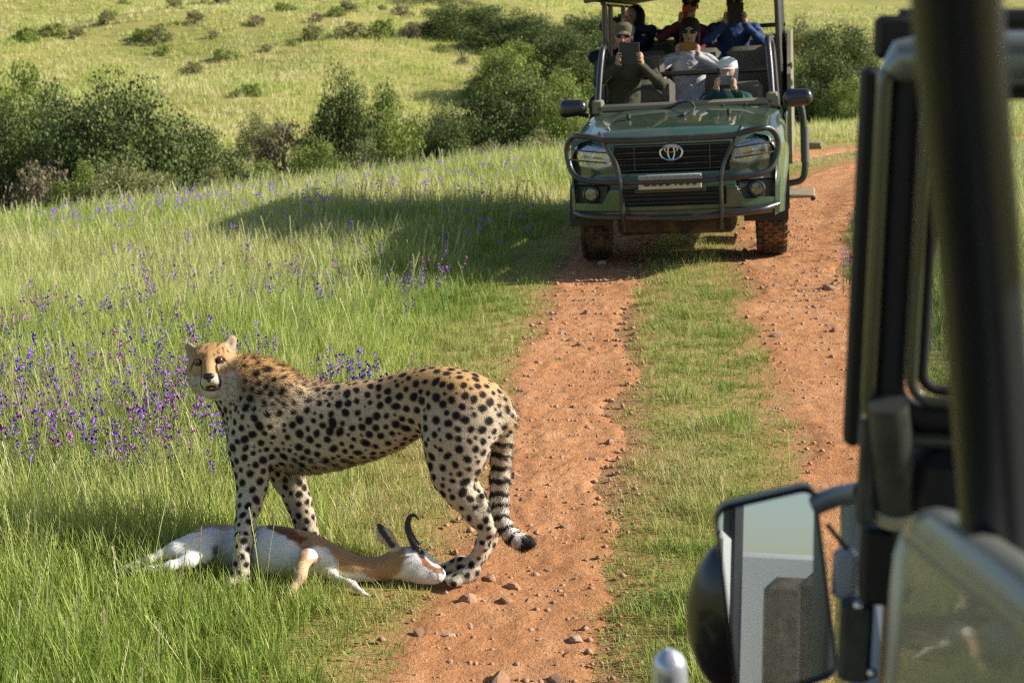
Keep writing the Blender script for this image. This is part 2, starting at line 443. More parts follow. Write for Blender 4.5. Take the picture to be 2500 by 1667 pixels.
build_ground()

def build_track():
    # two wheel ruts of stony red earth, real relief
    k0 = np.argmin(np.abs(CL[:, 1] - 1.0)); k1 = np.argmin(np.abs(CL[:, 0] - 16))
    seg = CL[k0:k1]; s = np.concatenate([[0], np.cumsum(np.linalg.norm(np.diff(seg, axis=0), axis=1))])
    rows = []; q = 0.
    while q < s[-1]: rows.append(q); q += .03 if q < 9 else (.05 if q < 16 else .14)
    rows = np.array(rows); C = np.stack([np.interp(rows, s, seg[:, c]) for c in (0, 1)], 1)
    T = np.gradient(C, axis=0); T /= np.linalg.norm(T, axis=1)[:, None]; Nn = np.stack([T[:, 1], -T[:, 0]], 1)
    W = 28; w = np.linspace(-1, 1, W)
    for side in (-1, 1):
        hw = (HL if side < 0 else HR) + .10 * (fbm(np.stack([rows * .9, rows * 0 + side * 5], 1), 3, 31 + side) - .5) 
        hl = hw + .05 + .26 * (fbm(np.stack([rows * 1.5, rows * 0 + side * 3], 1), 2, 77) - .5); hr = hw + .05 + .26 * (fbm(np.stack([rows * 1.5, rows * 0 + side * 13], 1), 2, 87) - .5)
        if side > 0: hr = hr + .35 * sstep(10, 15, rows)
        off = (RL if side < 0 else RR) + np.where(w[None, :] < 0, w[None, :] * hl[:, None], w[None, :] * hr[:, None])
        X = C[:, 0:1] + Nn[:, 0:1] * off; Y = C[:, 1:2] + Nn[:, 1:2] * off
        Z = ground_h(X, Y, off * np.ones_like(X))
        P = np.stack([X.ravel(), Y.ravel()], 1)
        b = (fbm(P * 4.5, 4, 3) - .5) * .016 + (np.maximum(fbm(P * 19, 3, 8) - .53, 0)) * .055 + (np.maximum(fbm(P * 46, 2, 12) - .5, 0)) * .045
        edge = 1 - sstep(.60, 1.0, np.abs(w))[None, :]
        Z = Z + (.014 + b.reshape(X.shape)) * edge - .014 * (1 - edge)
        V = np.stack([X.ravel(), Y.ravel(), Z.ravel()], 1); i = np.arange(V.shape[0]).reshape(len(rows), W)
        F = np.stack([i[:-1, :-1].ravel(), i[:-1, 1:].ravel(), i[1:, 1:].ravel(), i[1:, :-1].ravel()], 1)
        o = tag(mk('dirt_track', mesh_np('dirt_track', V, F, True, [DIRT_M])), 'red earth wheel rut with loose stones' , kind='structure')
        o['label'] = ('stony red earth wheel rut beneath the tail of the cheetah' if side < 0 else 'stony red earth wheel rut beyond the grassy middle strip')
build_track()
# ================================================================== GRASS
EXCL = []        # (x, y, r): no tufts inside the lying antelope and under paws and tyres
def grass_mat(name, cols, tr=.35, rough=.55):
    m, N, L, b = new_mat(name)
    at = N.new('ShaderNodeAttribute'); at.attribute_name = 'bl'
    cr = N.new('ShaderNodeValToRGB'); e = cr.color_ramp.elements
    e[0].position = .12; e[0].color = (*cols[0], 1); e[1].position = .88; e[1].color = (*cols[-1], 1)
    for k, c in enumerate(cols[1:-1]): x = e.new(.12 + .76 * (k + 1) / (len(cols) - 1)); x.color = (*c, 1)
    L.new(at.outputs['Fac'], cr.inputs[0]); L.new(cr.outputs[0], b.inputs['Base Color'])
    b.inputs['Roughness'].default_value = rough; b.inputs['Specular IOR Level'].default_value = .3
    t = N.new('ShaderNodeBsdfTranslucent'); L.new(cr.outputs[0], t.inputs[0])
    mx = N.new('ShaderNodeMixShader'); mx.inputs[0].default_value = tr
    L.new(b.outputs[0], mx.inputs[1]); L.new(t.outputs[0], mx.inputs[2]); L.new(mx.outputs[0], N['Material Output'].inputs[0])
    return m
G_TALL = grass_mat('meadow_grass', [(.17, .265, .035), (.33, .42, .08), (.49, .54, .155), (.64, .585, .29)], .42)
G_TURF = grass_mat('short_turf', [(.14, .235, .03), (.28, .36, .065), (.43, .43, .13), (.60, .49, .25)], .4)
G_STALK = grass_mat('ripe_grass_stalk', [(.36, .43, .13), (.47, .50, .19), (.56, .53, .26), (.62, .56, .34)], .3, .6)
G_HERB = grass_mat('meadow_herb', [(.12, .24, .035), (.18, .30, .06), (.24, .34, .08), (.28, .35, .10)], .4)
def blades_np(B, ns):
    """B: dict of arrays x,y,z,az,L,w,lean,curl,val -> tapering curved blades as one triangle/quad soup"""
    n = len(B['x']); tw = rng.uniform(-.9, .9, n); px = np.zeros(n); pz = np.zeros(n); ca, sa = np.cos(B['az']), np.sin(B['az'])
    nv = 2 * ns + 1; V = np.empty((n, nv, 3), dtype=np.float32)
    for k in range(ns + 1):
        t = k / ns; cx = B['x'] + ca * px; cy = B['y'] + sa * px; cz = B['z'] + pz
        if k < ns:
            ww = B['w'] * (1 - t) ** .6 / 2; wa = B['az'] + np.pi / 2 + tw * t; dx, dy = np.cos(wa) * ww, np.sin(wa) * ww
            V[:, 2 * k] = np.stack([cx - dx, cy - dy, cz], 1); V[:, 2 * k + 1] = np.stack([cx + dx, cy + dy, cz], 1)
        else: V[:, 2 * k] = np.stack([cx, cy, cz], 1)
        th = B['lean'] + B['curl'] * t; px = px + np.sin(th) * B['L'] / ns; pz = pz + np.cos(th) * B['L'] / ns
    T = []
    for k in range(ns - 1): T += [(2 * k, 2 * k + 1, 2 * k + 3), (2 * k, 2 * k + 3, 2 * k + 2)]
    T.append((2 * ns - 2, 2 * ns - 1, 2 * ns)); T = np.array(T)
    F = (np.arange(n)[:, None, None] * nv + T[None]).reshape(-1, 3)
    return V.reshape(-1, 3), F, np.repeat(B['val'].astype(np.float32), nv)
def tri_object(name, label, parts, m, smooth=True, cat='grass'):
    V = np.concatenate([p[0] for p in parts]); off = np.cumsum([0] + [len(p[0]) for p in parts[:-1]])
    F = np.concatenate([p[1] + o for p, o in zip(parts, off)]); A = np.concatenate([p[2] for p in parts])
    me = bpy.data.meshes.new(name); me.vertices.add(len(V)); me.vertices.foreach_set('co', V.astype(np.float32).ravel())
    me.loops.add(F.size); me.loops.foreach_set('vertex_index', F.astype(np.int32).ravel()); me.polygons.add(len(F))
    me.polygons.foreach_set('loop_start', np.arange(0, F.size, 3, dtype=np.int32)); me.polygons.foreach_set('loop_total', np.full(len(F), 3, dtype=np.int32))
    me.update(calc_edges=True)
    if smooth: me.polygons.foreach_set('use_smooth', np.ones(len(F), dtype=bool))
    me.materials.append(m)
    at = me.attributes.new('bl', 'FLOAT', 'POINT'); at.data.foreach_set('value', A.astype(np.float32))
    print(name, 'triangles', len(F))
    return tag(mk(name, me), label, cat, kind='stuff')
def frustum_points(dens, y0, y1, half=.395):
    n = int(dens * half * (y1 * y1 - y0 * y0)); y = np.sqrt(rng.uniform(y0 * y0, y1 * y1, n)); x = rng.uniform(-half, half, n) * y
    return x, y
def grass_height(x, y, lat):
    P = np.stack([x, y], 1); nz = fbm(P * .8, 3, 21); nf = fbm(P * 3.1, 2, 22)
    l = -lat
    left = .035 + .055 * sstep(1.15, 1.8, l) + .165 * sstep(1.7, 3.0, l + (nz - .5) * .8) * (.75 + .5 * nz)
    left = np.where(y < 6.2, .04 + .06 * sstep(1.2, 1.7, l) + .135 * sstep(1.55, 2.5, l + (nz - .5) * .6) * (1 - .62 * sstep(5.35, 5.05, y) * sstep(4.2, 4.5, y) * sstep(-2.3, -1.7, x)), left)
    mid = (.032 + .035 * nz + .04 * np.maximum(nf - .58, 0) * 4) * (.6 + .4 * (1 - sstep(.10, .36, np.abs(lat + .1))))
    right = .05 + .22 * sstep(1.25, 1.9, lat)
    h = np.where(lat < -1.05, left, np.where(lat > 1.12, right, mid))
    return h * (.75 + .5 * nf)
def allowed(x, y):
    k = np.ones(len(x), bool)
    for ex, ey, er in EXCL: k &= (x - ex) ** 2 + (y - ey) ** 2 > er * er
    return k
def build_grass():
    tall, turf, herbs = [], [], []
    for dens, y0, y1, nb, nst, wid in ((420, 3.6, 7.2, 16, 3, 1.2), (240, 7.2, 11, 14, 2, 1.6), (135, 11, 17, 12, 2, 2.0), (54, 17, 27, 12, 2, 2.9), (16, 27, 42, 11, 2, 4.8), (6.0, 42, 75, 10, 2, 8.5), (2.0, 75, 130, 9, 2, 14.5)):
        x, y = frustum_points(dens, y0, y1); lat = lateral(x, y) if y0 < 45 else np.full(len(x), -50.)
        rutd = rut_dist(lat) - .32 * sstep(11, 16, y) * (lat > .7); edge = .0 + .34 * (fbm(np.stack([x * 2.6, y * 2.6], 1), 3, 60) - .5)
        p_in = np.where(rutd < edge, .015, sstep(-.05, .30, rutd - edge) * .85 + .12)
        thin = fbm(np.stack([x * 1.7, y * 1.7], 1), 3, 61); p_in = p_in * np.where(np.abs(lat) < .5, np.clip(1.8 * thin + .35, .5, 1), np.where(np.abs(lat) < 1.9, np.clip(1.7 * thin + .2, .3, 1), 1))
        keep = (rng.random(len(x)) < p_in) & allowed(x, y)
        x, y, lat = x[keep], y[keep], lat[keep]; n = len(x); z = ground_h(x, y, lat) - .006
        h = grass_height(x, y, lat); hill = y > 27
        h = np.where(hill, .12 + .10 * rng.random(n), h) * rng.uniform(.8, 1.2, n)
        wt = .22 * rng.random(n) + .95 * fbm(np.stack([x * .45, y * .45], 1), 3, 70) - .27 + .14 * sstep(-1.9, -1.3, lat) * (lat < 0) - .02 * (np.abs(lat) < .5) + .01 + .08 * sstep(7, 14, y) + .10 * sstep(18, 34, y)
        ist = (h < .10) & ~hill
        for sel, kind in ((ist, 'turf'), (~ist, 'tall')):
            i = np.where(sel)[0]
            if not len(i): continue
            if kind == 'turf':
                hb = rng.random(len(i)) < .14; ih = i[hb]; i = i[~hb]
                if y0 < 12 and len(ih): herbs.append(herb_np(x[ih], y[ih], z[ih]))
            k = nb if kind == 'tall' else int(nb * 2.0); j = np.repeat(i, k); m = len(j); rad = (.06 if y0 < 11 else .10) * (1 if y0 < 27 else (2.0 if y0 < 42 else 3.5))
            r = rad * np.sqrt(rng.random(m)); a = rng.uniform(0, 2 * np.pi, m); far = y0 >= 27
            if kind == 'tall':
                L = h[j] * rng.uniform(.55, 1.3, m); w = rng.uniform(.0030, .0056, m) * wid; lean = np.abs(rng.normal(0, .30, m)); curl = rng.uniform(.1, .9, m); L = L * (1.35 if far else 1)
                ns = nst
            else:
                L = h[j] * rng.uniform(.5, 1.5, m); w = rng.uniform(.0019, .0038, m) * wid; lean = np.abs(rng.normal(0, .65, m)); curl = rng.uniform(.1, 1.1, m); ns = 2
            # the breeze leans everything a little to the right
            az = a + rng.normal(0, .9, m)
            b = blades_np(dict(x=x[j] + r * np.cos(a), y=y[j] + r * np.sin(a), z=z[j], az=az, L=L, w=w, lean=lean, curl=curl, val=wt[j] + .42 * rng.random(m)), ns)
            (turf if kind == 'turf' else tall).append(b)
    tri_object('meadow_grass', 'tall green and straw coloured meadow grass beside the track and over the hillside', tall, G_TALL)
    tri_object('short_grass', 'short thin turf on the track edges and middle strip', turf, G_TURF)
    tri_object('clover', 'small leafy green herbs low in the turf', herbs, G_HERB)
    # ripe pale stalks standing above the sward
    parts = []
    for dens, y0, y1, s in ((90, 3.3, 7.5, 1), (60, 7.5, 13, 1.0), (30, 13, 24, 1.0)):
        x, y = frustum_points(dens, y0, y1); lat = lateral(x, y); h = grass_height(x, y, lat)
        k = (rng.random(len(x)) < sstep(.08, .2, h)) & (np.abs(lat) > 1.35) & allowed(x, y)
        x, y, lat = x[k], y[k], lat[k]; parts.append(stalks_np(x, y, ground_h(x, y, lat) - .005, s * np.where(y < 6, .85, 1)))
    x, y = frustum_points(22, 3.6, 8); lat = lateral(x, y); k = np.abs(lat) < .34; x, y, lat = x[k], y[k], lat[k]
    parts.append(stalks_np(x, y, ground_h(x, y, lat), .42 + 0 * x))
    tri_object('ripe_grass', 'pale ripe grass stalks with seed spikes above the sward', parts, G_STALK)
def stalks_np(x, y, z, s):
    n = len(x); S = 9; L = rng.uniform(.26, .46, n) * s; az = rng.normal(.5, 1.1, n); le = np.abs(rng.normal(0, .2, n)) + .05; cu = rng.uniform(.05, .5, n); ca, sa = np.cos(az), np.sin(az)
    P = np.empty((n, S + 1, 3)); px = np.zeros(n); pz = np.zeros(n)
    for k in range(S + 1):
        P[:, k] = np.stack([x + ca * px, y + sa * px, z + pz], 1); th = le + cu * k / S; px = px + np.sin(th) * L / S; pz = pz + np.cos(th) * L / S
    far = np.clip(y / 7.5, 1, 2.3); side = np.stack([-sa, ca, 0 * sa], 1) * (far * .0016)[:, None]; up = np.array([0, 0, 1.])
    V, F, c = [], [], 0
    for k in (0, 3, 6):
        a, b = P[:, k], P[:, min(k + 3, S)]; V += [a - side, a + side, b + side, b - side]; F += [(c, c + 1, c + 2), (c, c + 2, c + 3)]; c += 4
    big = (far ** .45)[:, None]
    for k in range(5, S):
        for h2 in (0, .5):
            sg = 1 if (k + int(h2 * 2)) % 2 else -1; b0 = P[:, k] + (P[:, k + 1] - P[:, k]) * h2; sd = side / np.linalg.norm(side, axis=1)[:, None] * sg * big
            V += [b0, b0 + sd * .0055 + up * .010 * big, b0 + sd * .0045 + up * .021 * big]; F += [(c, c + 1, c + 2)]; c += 3
    V = np.stack(V, 1).reshape(-1, 3); F = (np.arange(n)[:, None, None] * c + np.array(F)[None]).reshape(-1, 3)
    return V, F, np.repeat(rng.random(n), c)
def herb_np(x, y, z, nl=16, rad=.06):
    j = np.repeat(np.arange(len(x)), nl); n = len(j); r = rad * np.sqrt(rng.random(n)); a = rng.uniform(0, 6.283, n)
    c = np.stack([x[j] + r * np.cos(a), y[j] + r * np.sin(a), z[j] + rng.uniform(.010, .05, n)], 1); s = rng.uniform(.008, .017, n)[:, None]; q = rng.uniform(0, 6.283, n)
    e1 = np.stack([np.cos(q), np.sin(q), rng.normal(0, .35, n)], 1); e2 = np.stack([-np.sin(q), np.cos(q), rng.normal(0, .35, n)], 1)
    V = np.stack([c, c + e1 * s * .6 + e2 * s * .4, c + e1 * s * 1.2, c + e1 * s * .6 - e2 * s * .4], 1).reshape(-1, 3)
    F = (np.arange(n)[:, None, None] * 4 + np.array([(0, 1, 2), (0, 2, 3)])[None]).reshape(-1, 3)
    return V, F, np.repeat(rng.random(n), 4)
# ================================================================== FUR AND COAT HELPERS
def fur_mesh(name, V, F, Nrm, colf, n, lenf, flow, parent, m, w=.0008, seed=3):
    """short hair: thin triangles rooted on the skin; colour comes from the root"""
    r = np.random.default_rng(seed)
    a, b, c, d = V[F[:, 0]], V[F[:, 1]], V[F[:, 2]], V[F[:, 3]]
    ar = np.linalg.norm(np.cross(c - a, d - b), axis=1); q = r.choice(len(F), n, p=ar / ar.sum()); u, v = r.random(n)[:, None], r.random(n)[:, None]
    def lerp(A): return (A[F[q, 0]] * (1 - u) + A[F[q, 1]] * u) * (1 - v) + (A[F[q, 3]] * (1 - u) + A[F[q, 2]] * u) * v
    P = lerp(V); N = lerp(Nrm); N /= np.linalg.norm(N, axis=1)[:, None]; C = lerp(colf)
    fl = flow(P); fl = fl - (fl * N).sum(1)[:, None] * N; fl /= np.linalg.norm(fl, axis=1)[:, None] + 1e-9
    L, lift = lenf(P); D = fl * (1 - lift)[:, None] + N * lift[:, None] + r.normal(0, .16, (n, 3)); D /= np.linalg.norm(D, axis=1)[:, None]
    S = np.cross(D, N + r.normal(0, .5, (n, 3))); S /= np.linalg.norm(S, axis=1)[:, None] + 1e-9
    L = L * r.uniform(.6, 1.15, n); ww = w * r.uniform(.7, 1.3, n) * (1 + L * 8)
    P = P - N * .001
    VV = np.stack([P - S * ww[:, None], P + S * ww[:, None], P + D * L[:, None] - np.array([0, 0, 1.]) * (L * L * 3)[:, None]], 1).reshape(-1, 3)
    FF = np.arange(3 * n).reshape(-1, 3)
    me = bpy.data.meshes.new(name); me.vertices.add(3 * n); me.vertices.foreach_set('co', VV.astype(np.float32).ravel()); me.loops.add(3 * n); me.loops.foreach_set('vertex_index', FF.astype(np.int32).ravel())
    me.polygons.add(n); me.polygons.foreach_set('loop_start', np.arange(0, 3 * n, 3, dtype=np.int32)); me.polygons.foreach_set('loop_total', np.full(n, 3, dtype=np.int32)); me.update(calc_edges=True)
    me.polygons.foreach_set('use_smooth', np.ones(n, dtype=bool))
    set_col(me, np.repeat(C * r.uniform(.86, 1.12, n)[:, None], 3, 0))
    NN = np.repeat(N * .8 + D * .25, 3, 0); NN /= np.linalg.norm(NN, axis=1)[:, None]
    me.normals_split_custom_set_from_vertices([tuple(x) for x in NN.astype(float)])
    me.materials.append(m)
    return tag(mk(name, me, parent), kind='stuff')
def poly_dist(P, pts):
    """distance of 2-d points to a polyline"""
    d = np.full(len(P), 1e6)
    for a, b in zip(pts[:-1], pts[1:]):
        a, b = np.array(a), np.array(b); t = np.clip(((P - a) @ (b - a)) / ((b - a) @ (b - a)), 0, 1)
        d = np.minimum(d, np.linalg.norm(P - a - t[:, None] * (b - a), axis=1))
    return d
def mixc(C, col, w): return C * (1 - w[:, None]) + np.array(col)[None] * w[:, None]

# ================================================================== THE CHEETAH
def build_cheetah():
    def z1(X, Y): return 400 + X * .4591, 780 + Y * .4591
    def D(X): return 5.38 + (X - 460) / (1750 - 460) * (5.16 - 5.38)
    def J(X, Y, off=0., r=0., y=None):
        yy = (D(X) + off) if y is None else y; p = pix(*z1(X, Y), yy)
        return (p, r * .4591 * mpp(yy, p[2]))
    B = Blob(); lat = np.array([.17, 1., 0]); lat /= np.linalg.norm(lat)
    # trunk (deep narrow chest, tucked waist, strong loin)
    tr = [J(560, 555, 0, 198), J(660, 572, 0, 230), J(780, 582, 0, 228), J(900, 568, 0, 218), J(1050, 540, 0, 205), J(1180, 508, 0, 188), J(1290, 458, 0, 166), J(1400, 430, 0, 156)]
    B.chain(tr, .03, lat, .62, 1)
    B.chain([J(1400, 432, 0, 156), J(1500, 436, 0, 164), J(1610, 455, 0, 158), J(1700, 490, 0, 138), J(1760, 520, 0, 100)], .05, lat, .78, 1)
    # withers, neck and mane
    B.chain([J(700, 470, 0, 140), J(600, 420, 0, 160), J(510, 370, .0, 150), J(430, 330, .0, 122), J(350, 300, .0, 100)], .05, lat, .78, 2)
    B.chain([J(560, 520, 0, 150), J(440, 470, 0, 130), J(370, 400, 0, 100)], .05, lat, .75, 2)
    B.chain([J(470, 560, 0, 130), J(440, 680, 0, 105)], .05, lat, .9, 2)
    # scapula ridge and near foreleg
    B.chain([J(640, 400, -.07, 85), J(520, 540, -.085, 120), J(450, 680, -.09, 108)], .05, lat, .6, 3)
    B.chain([J(450, 680, -.095, 108), J(468, 790, -.105, 92), J(468, 890, -.12, 78)], .035, lat, .72, 3)
    B.chain([J(468, 890, -.12, 76), J(452, 990, -.16, 62), J(432, 1090, 0, 50, 5.16), J(420, 1180, 0, 44, 5.10), J(412, 1265, 0, 42, 5.07)], .03, lat, .8, 3)
    q = J(411, 1275, 0, 44, 5.07)[0]
    paw0 = np.array([q[0], 5.05, .040]); B.cap(q, paw0, .032, .034, .02, tag=3)
    for k, (dx, dy) in enumerate(((-.045, .018), (-.058, -.004), (-.054, -.026), (-.036, -.043))): B.cap(paw0 + (0, 0, -.005), paw0 + (dx, dy, -.022), .022, .016, .012, tag=3)
    # far foreleg
    B.chain([J(560, 640, .085, 120), J(630, 760, .09, 105), J(668, 850, .08, 84)], .04, lat, .7, 4)
    B.chain([J(668, 850, .08, 82), J(712, 960, .07, 68), J(745, 1060, .07, 57), J(768, 1140, .07, 49), J(780, 1200, 0, 45, 5.42)], .03, lat, .8, 4)
    q = J(782, 1205, 0, 45, 5.42)[0]; paw1 = np.array([q[0] - .005, 5.42, .038]); B.cap(q, paw1, .032, .034, .02, tag=4)
    for k, (dx, dy) in enumerate(((-.045, .02), (-.06, 0), (-.056, -.022), (-.04, -.036))): B.cap(paw1, paw1 + (dx, dy, -.02), .022, .016, .012, tag=4)
    # near hind leg: thigh, knee low at the front, hock behind, near-vertical shank
    B.chain([J(1560, 470, -.07, 165), J(1545, 640, -.09, 160), J(1540, 760, -.095, 122), J(1530, 850, -.1, 92)], .05, lat, .55, 5)
    B.chain([J(1650, 560, -.07, 120), J(1600, 720, -.09, 95)], .05, lat, .6, 5)
    B.chain([J(1525, 840, -.1, 90), J(1580, 930, -.1, 76), J(1655, 1030, -.10, 56), J(1708, 1105, -.1, 44)], .03, lat, .75, 5)
    B.cap(J(1690, 940, -.1)[0], J(1738, 1110, -.1)[0], .013, .016, .02, tag=5)
    B.chain([J(1722, 1120, -.1, 40), J(1695, 1190, -.1, 36), J(1668, 1260, 0, 36, 5.085), J(1638, 1330, 0, 40, 5.08)], .02, lat, .9, 5)
    a = J(1640, 1335, 0, 0, 5.08)[0]; pw = np.array([a[0] - .022, 5.07, .034]); B.cap(a, pw, .028, .032, .02, tag=5)
    for dx, dy in ((-.050, .020), (-.066, .002), (-.062, -.02), (-.042, -.036)): B.cap(pw, pw + (dx, dy, -.016), .023, .0165, .010, tag=5)
    # far hind leg
    B.chain([J(1580, 520, .07, 150), J(1560, 700, .09, 130), J(1560, 830, .09, 90)], .05, lat, .55, 6)
    B.chain([J(1560, 830, .09, 86), J(1640, 940, .09, 66), J(1715, 1040, .09, 50), J(1758, 1095, .09, 40)], .03, lat, .75, 6)
    B.chain([J(1768, 1110, .09, 38), J(1735, 1180, .08, 33), J(1690, 1250, 0, 34, 5.20), J(1640, 1292, 0, 36, 5.195)], .02, lat, .9, 6)
    a = J(1620, 1290, 0, 0, 5.19)[0]; pw2 = np.array([a[0] - .03, 5.19, .034]); B.cap(a, pw2, .027, .031, .02, tag=6)
    for dx, dy in ((-.045, .024), (-.062, .006), (-.060, -.014), (-.042, -.03)): B.cap(pw2, pw2 + (dx, dy, -.016), .023, .0165, .010, tag=6)
    # tail
    tl = [J(1770, 470, 0, 70), J(1815, 540, 0, 54), J(1802, 640, 0, 52), J(1793, 740, 0, 51), J(1786, 850, 0, 48), J(1782, 950, 0, 43), J(1785, 1030, 0, 40), J(1808, 1095, 0, 37), J(1850, 1155, 0, 38), J(1905, 1185, 0, 37), J(1945, 1185, 0, 30)]
    B.chain(tl, .02, None, 1, 7)
    # ---- head, in its own frame: e1 to picture right, e2 up, e3 out of the face
    hc = pix(*z1(258, 268), 5.40); to = np.array((0, 0, CAM_H)) - hc; to /= np.linalg.norm(to)
    e3 = np.array(Matrix.Rotation(R(-9), 3, 'Z') @ Vector(to)); e3[2] -= .10; e3 /= np.linalg.norm(e3)
    e1 = np.cross([0, 0, 1.], e3); e1 /= np.linalg.norm(e1); e2 = np.cross(e3, e1)
    ro = R(5.5); e1, e2 = e1 * math.cos(ro) + e2 * math.sin(ro), e2 * math.cos(ro) - e1 * math.sin(ro)
    HS = .97
    def Hd(x, y, z): return hc + HS * (e1 * x + e2 * y + e3 * z)
    def hcap(a, b, ra, rb, k=.02, n=None, f=1.): B.cap(Hd(*a), Hd(*b), ra * HS, rb * HS, k, n, f, 8)
    hcap((0, .034, -.035), (0, .036, -.008), .072, .066, .03)                      # cranium
    for s in (-1, 1):
        hcap((s * .038, .054, .020), (s * .03, .058, .0), .031, .036, .03)         # brow
        hcap((s * .050, .012, .010), (s * .048, -.020, .002), .036, .040, .03)     # cheek
        hcap((s * .038, -.045, .0), (s * .020, -.078, .02), .040, .028, .03)       # jowl
        hcap((s * .016, -.034, .082), (s * .022, -.044, .055), .0205, .025, .02)   # whisker pad
        hcap((s * .056, .0, -.035), (s * .044, -.045, -.045), .046, .05, .04)
    hcap((0, .046, .046), (0, .012, .076), .025, .020, .03)                        # bridge of the nose
    hcap((0, .010, .074), (0, -.014, .098), .019, .0165, .02)
    hcap((0, -.046, .050), (0, -.078, .056), .032, .018, .02)                      # mouth block to chin
    hcap((0, -.084, .064), (0, -.076, .040), .0155, .024, .015)                    # chin
    B.cap(Hd(-.016, -.0600, .096), Hd(.016, -.0600, .096), .0085 * HS, None, .006, tag=8, neg=True)   # parted lips
    for s, up in ((-1, -.006), (1, .006)):                                         # ears, round and low
        b0 = (s * .070, .076 + up, -.03); t0 = (s * .083, .098 + up, -.034)
        B.cap(Hd(*b0), Hd(*t0), .030 * HS, .0215 * HS, .012, e3 * .9 + e1 * s * .35, .42, 9)
        B.cap(Hd(s * .077, .088 + up, -.014), Hd(s * .083, .098 + up, -.018), .013 * HS, .009 * HS, .006, tag=9, neg=True)
        B.cap(Hd(s * .0425, .040, .066), Hd(s * .0425, .040, .072), .0085 * HS, None, .012, tag=8, neg=True)
    B.p = [p if p[7] in (1, 7, 8, 9) else (p[0], p[1], p[2] * .94, p[3] * .94) + p[4:] for p in B.p]
    h = .0052
    V, F = B.mesh(h); V = smooth_mesh(V, F, 1, .45); N = vnormals(V, F); tg = B.tags(V)
    # ---- coat colours (the animal's own pattern)
    r = np.random.default_rng(11); n = len(V)
    Pb = V - np.array(tr[2][0]); latc = Pb @ lat
    C = np.tile(np.array([.53, .385, .215]), (n, 1))
    C = mixc(C, (.56, .33, .125), sstep(-.03, .10, (V[:, 2] - .60)) * (tg <= 5))                     # tawny back and nape
    under = sstep(.30, .85, -N[:, 2]) * (V[:, 2] > .18)
    C = mixc(C, (.70, .65, .56), np.clip(under * 1.4, 0, 1))
    flank = sstep(.62, .40, V[:, 2]) * np.isin(tg, (1, 3, 4, 5, 6)); C = mixc(C, (.62, .535, .41), flank * .85); C = mixc(C, (.60, .515, .39), (tg <= 6) * sstep(.76, .62, V[:, 2]) * .8)
    chest = (tg == 2) * sstep(.60, .46, V[:, 2]); C = mixc(C, (.64, .55, .42), chest * .8)
    inner = np.isin(tg, (4, 6)); C = mixc(C, (.62, .48, .32), inner * .6)
    C = C * (.93 + .16 * fbm(V * 60, 2, 4))[:, None]
    # spots: dart throwing on the skin
    hl = (V - hc); hx, hy, hz = hl @ e1 / HS, hl @ e2 / HS, hl @ e3 / HS
    body = (np.isin(tg, (1, 2, 3, 4, 5, 6)) | ((tg == 7) & (V[:, 2] > pix(*z1(1800, 640), 5.16)[2]))) & ~((np.abs(hx) < .12) & (hz > -.02) & (hy > -.1))
    cand = np.where(body)[0]; r.shuffle(cand)
    legz = np.where(np.isin(tg, (3, 4, 5, 6)), sstep(.40, .12, V[:, 2]), 0)
    rad = .0140 - .0028 * legz - .0035 * (tg == 2) * sstep(.75, .55, V[:, 2]) + .0006 * np.isin(tg, (5,)) ; rad = rad * (1 - .25 * under)
    gap = rad * (2.42 + .3 * legz)
    cells = {}; cs = .04; cent = []
    def key(p): return tuple(np.floor(p / cs).astype(int))
    for i in cand:
        p = V[i]; kx, ky, kz = key(p); g = gap[i] * r.uniform(.92, 1.15); ok = True
        if under[i] > .45 and r.random() < .65 + .3 * (under[i] > .8): continue
        for ax in (-1, 0, 1):
            for ay in (-1, 0, 1):
                for az in (-1, 0, 1):
                    for p2 in cells.get((kx + ax, ky + ay, kz + az), ()):
                        if (p[0] - p2[0]) ** 2 + (p[1] - p2[1]) ** 2 + (p[2] - p2[2]) ** 2 < g * g: ok = False; break
                    if not ok: break
                if not ok: break
            if not ok: break
        if ok:
            cells.setdefault((kx, ky, kz), []).append(tuple(p)); cent.append(i)
    cent = np.array(cent); print('cheetah verts', n, 'spots', len(cent))
    dmin = np.full(n, 9.); wob = (fbm(V * 75, 2, 40) - .5) * .012
    jit = r.uniform(.66, 1.22, len(cent)); ori = r.normal(0, 1, (len(cent), 3)); el = r.uniform(0, .35, len(cent))
    for k, i in enumerate(cent):
        p = V[i]; m = np.abs(V[:, 0] - p[0]) < .03; m[m] &= np.abs(V[m, 2] - p[2]) < .03; ii = np.where(m)[0]
        q = V[ii] - p; o = ori[k] / np.linalg.norm(ori[k]); q = q - (q @ o)[:, None] * o * el[k]
        dmin[ii] = np.minimum(dmin[ii], np.linalg.norm(q, axis=1) / (rad[i] * jit[k]))
    # smaller flecks fill the gaps
    free = cand[(dmin[cand] > 2.0) & (under[cand] < .15) & (V[cand, 2] > .34)]; fk = []; r.shuffle(free)
    for i in free[:6000]:
        if len(fk) > 700: break
        if not fk or np.min(((V[i] - np.array(fk)) ** 2).sum(1)) > .024 ** 2: fk.append(V[i])
    for p in fk:
        if r.random() < .35: continue
        m = np.abs(V[:, 0] - p[0]) < .012; m[m] &= np.abs(V[m, 2] - p[2]) < .012; ii = np.where(m)[0]
        dmin[ii] = np.minimum(dmin[ii], np.linalg.norm(V[ii] - p, axis=1) / r.uniform(.0045, .0078))
    sp = sstep(1.28, .72, dmin + wob * 26) * body
    C = mixc(C, (.009, .006, .005), sp)
    # tail: spots turn into rings, white between them, dark tip
    tlp = np.array([p for p, _ in tl]); seg = np.concatenate([[0], np.cumsum(np.linalg.norm(np.diff(tlp, axis=0), axis=1))])
    tt = np.zeros(n); best = np.full(n, 9.)
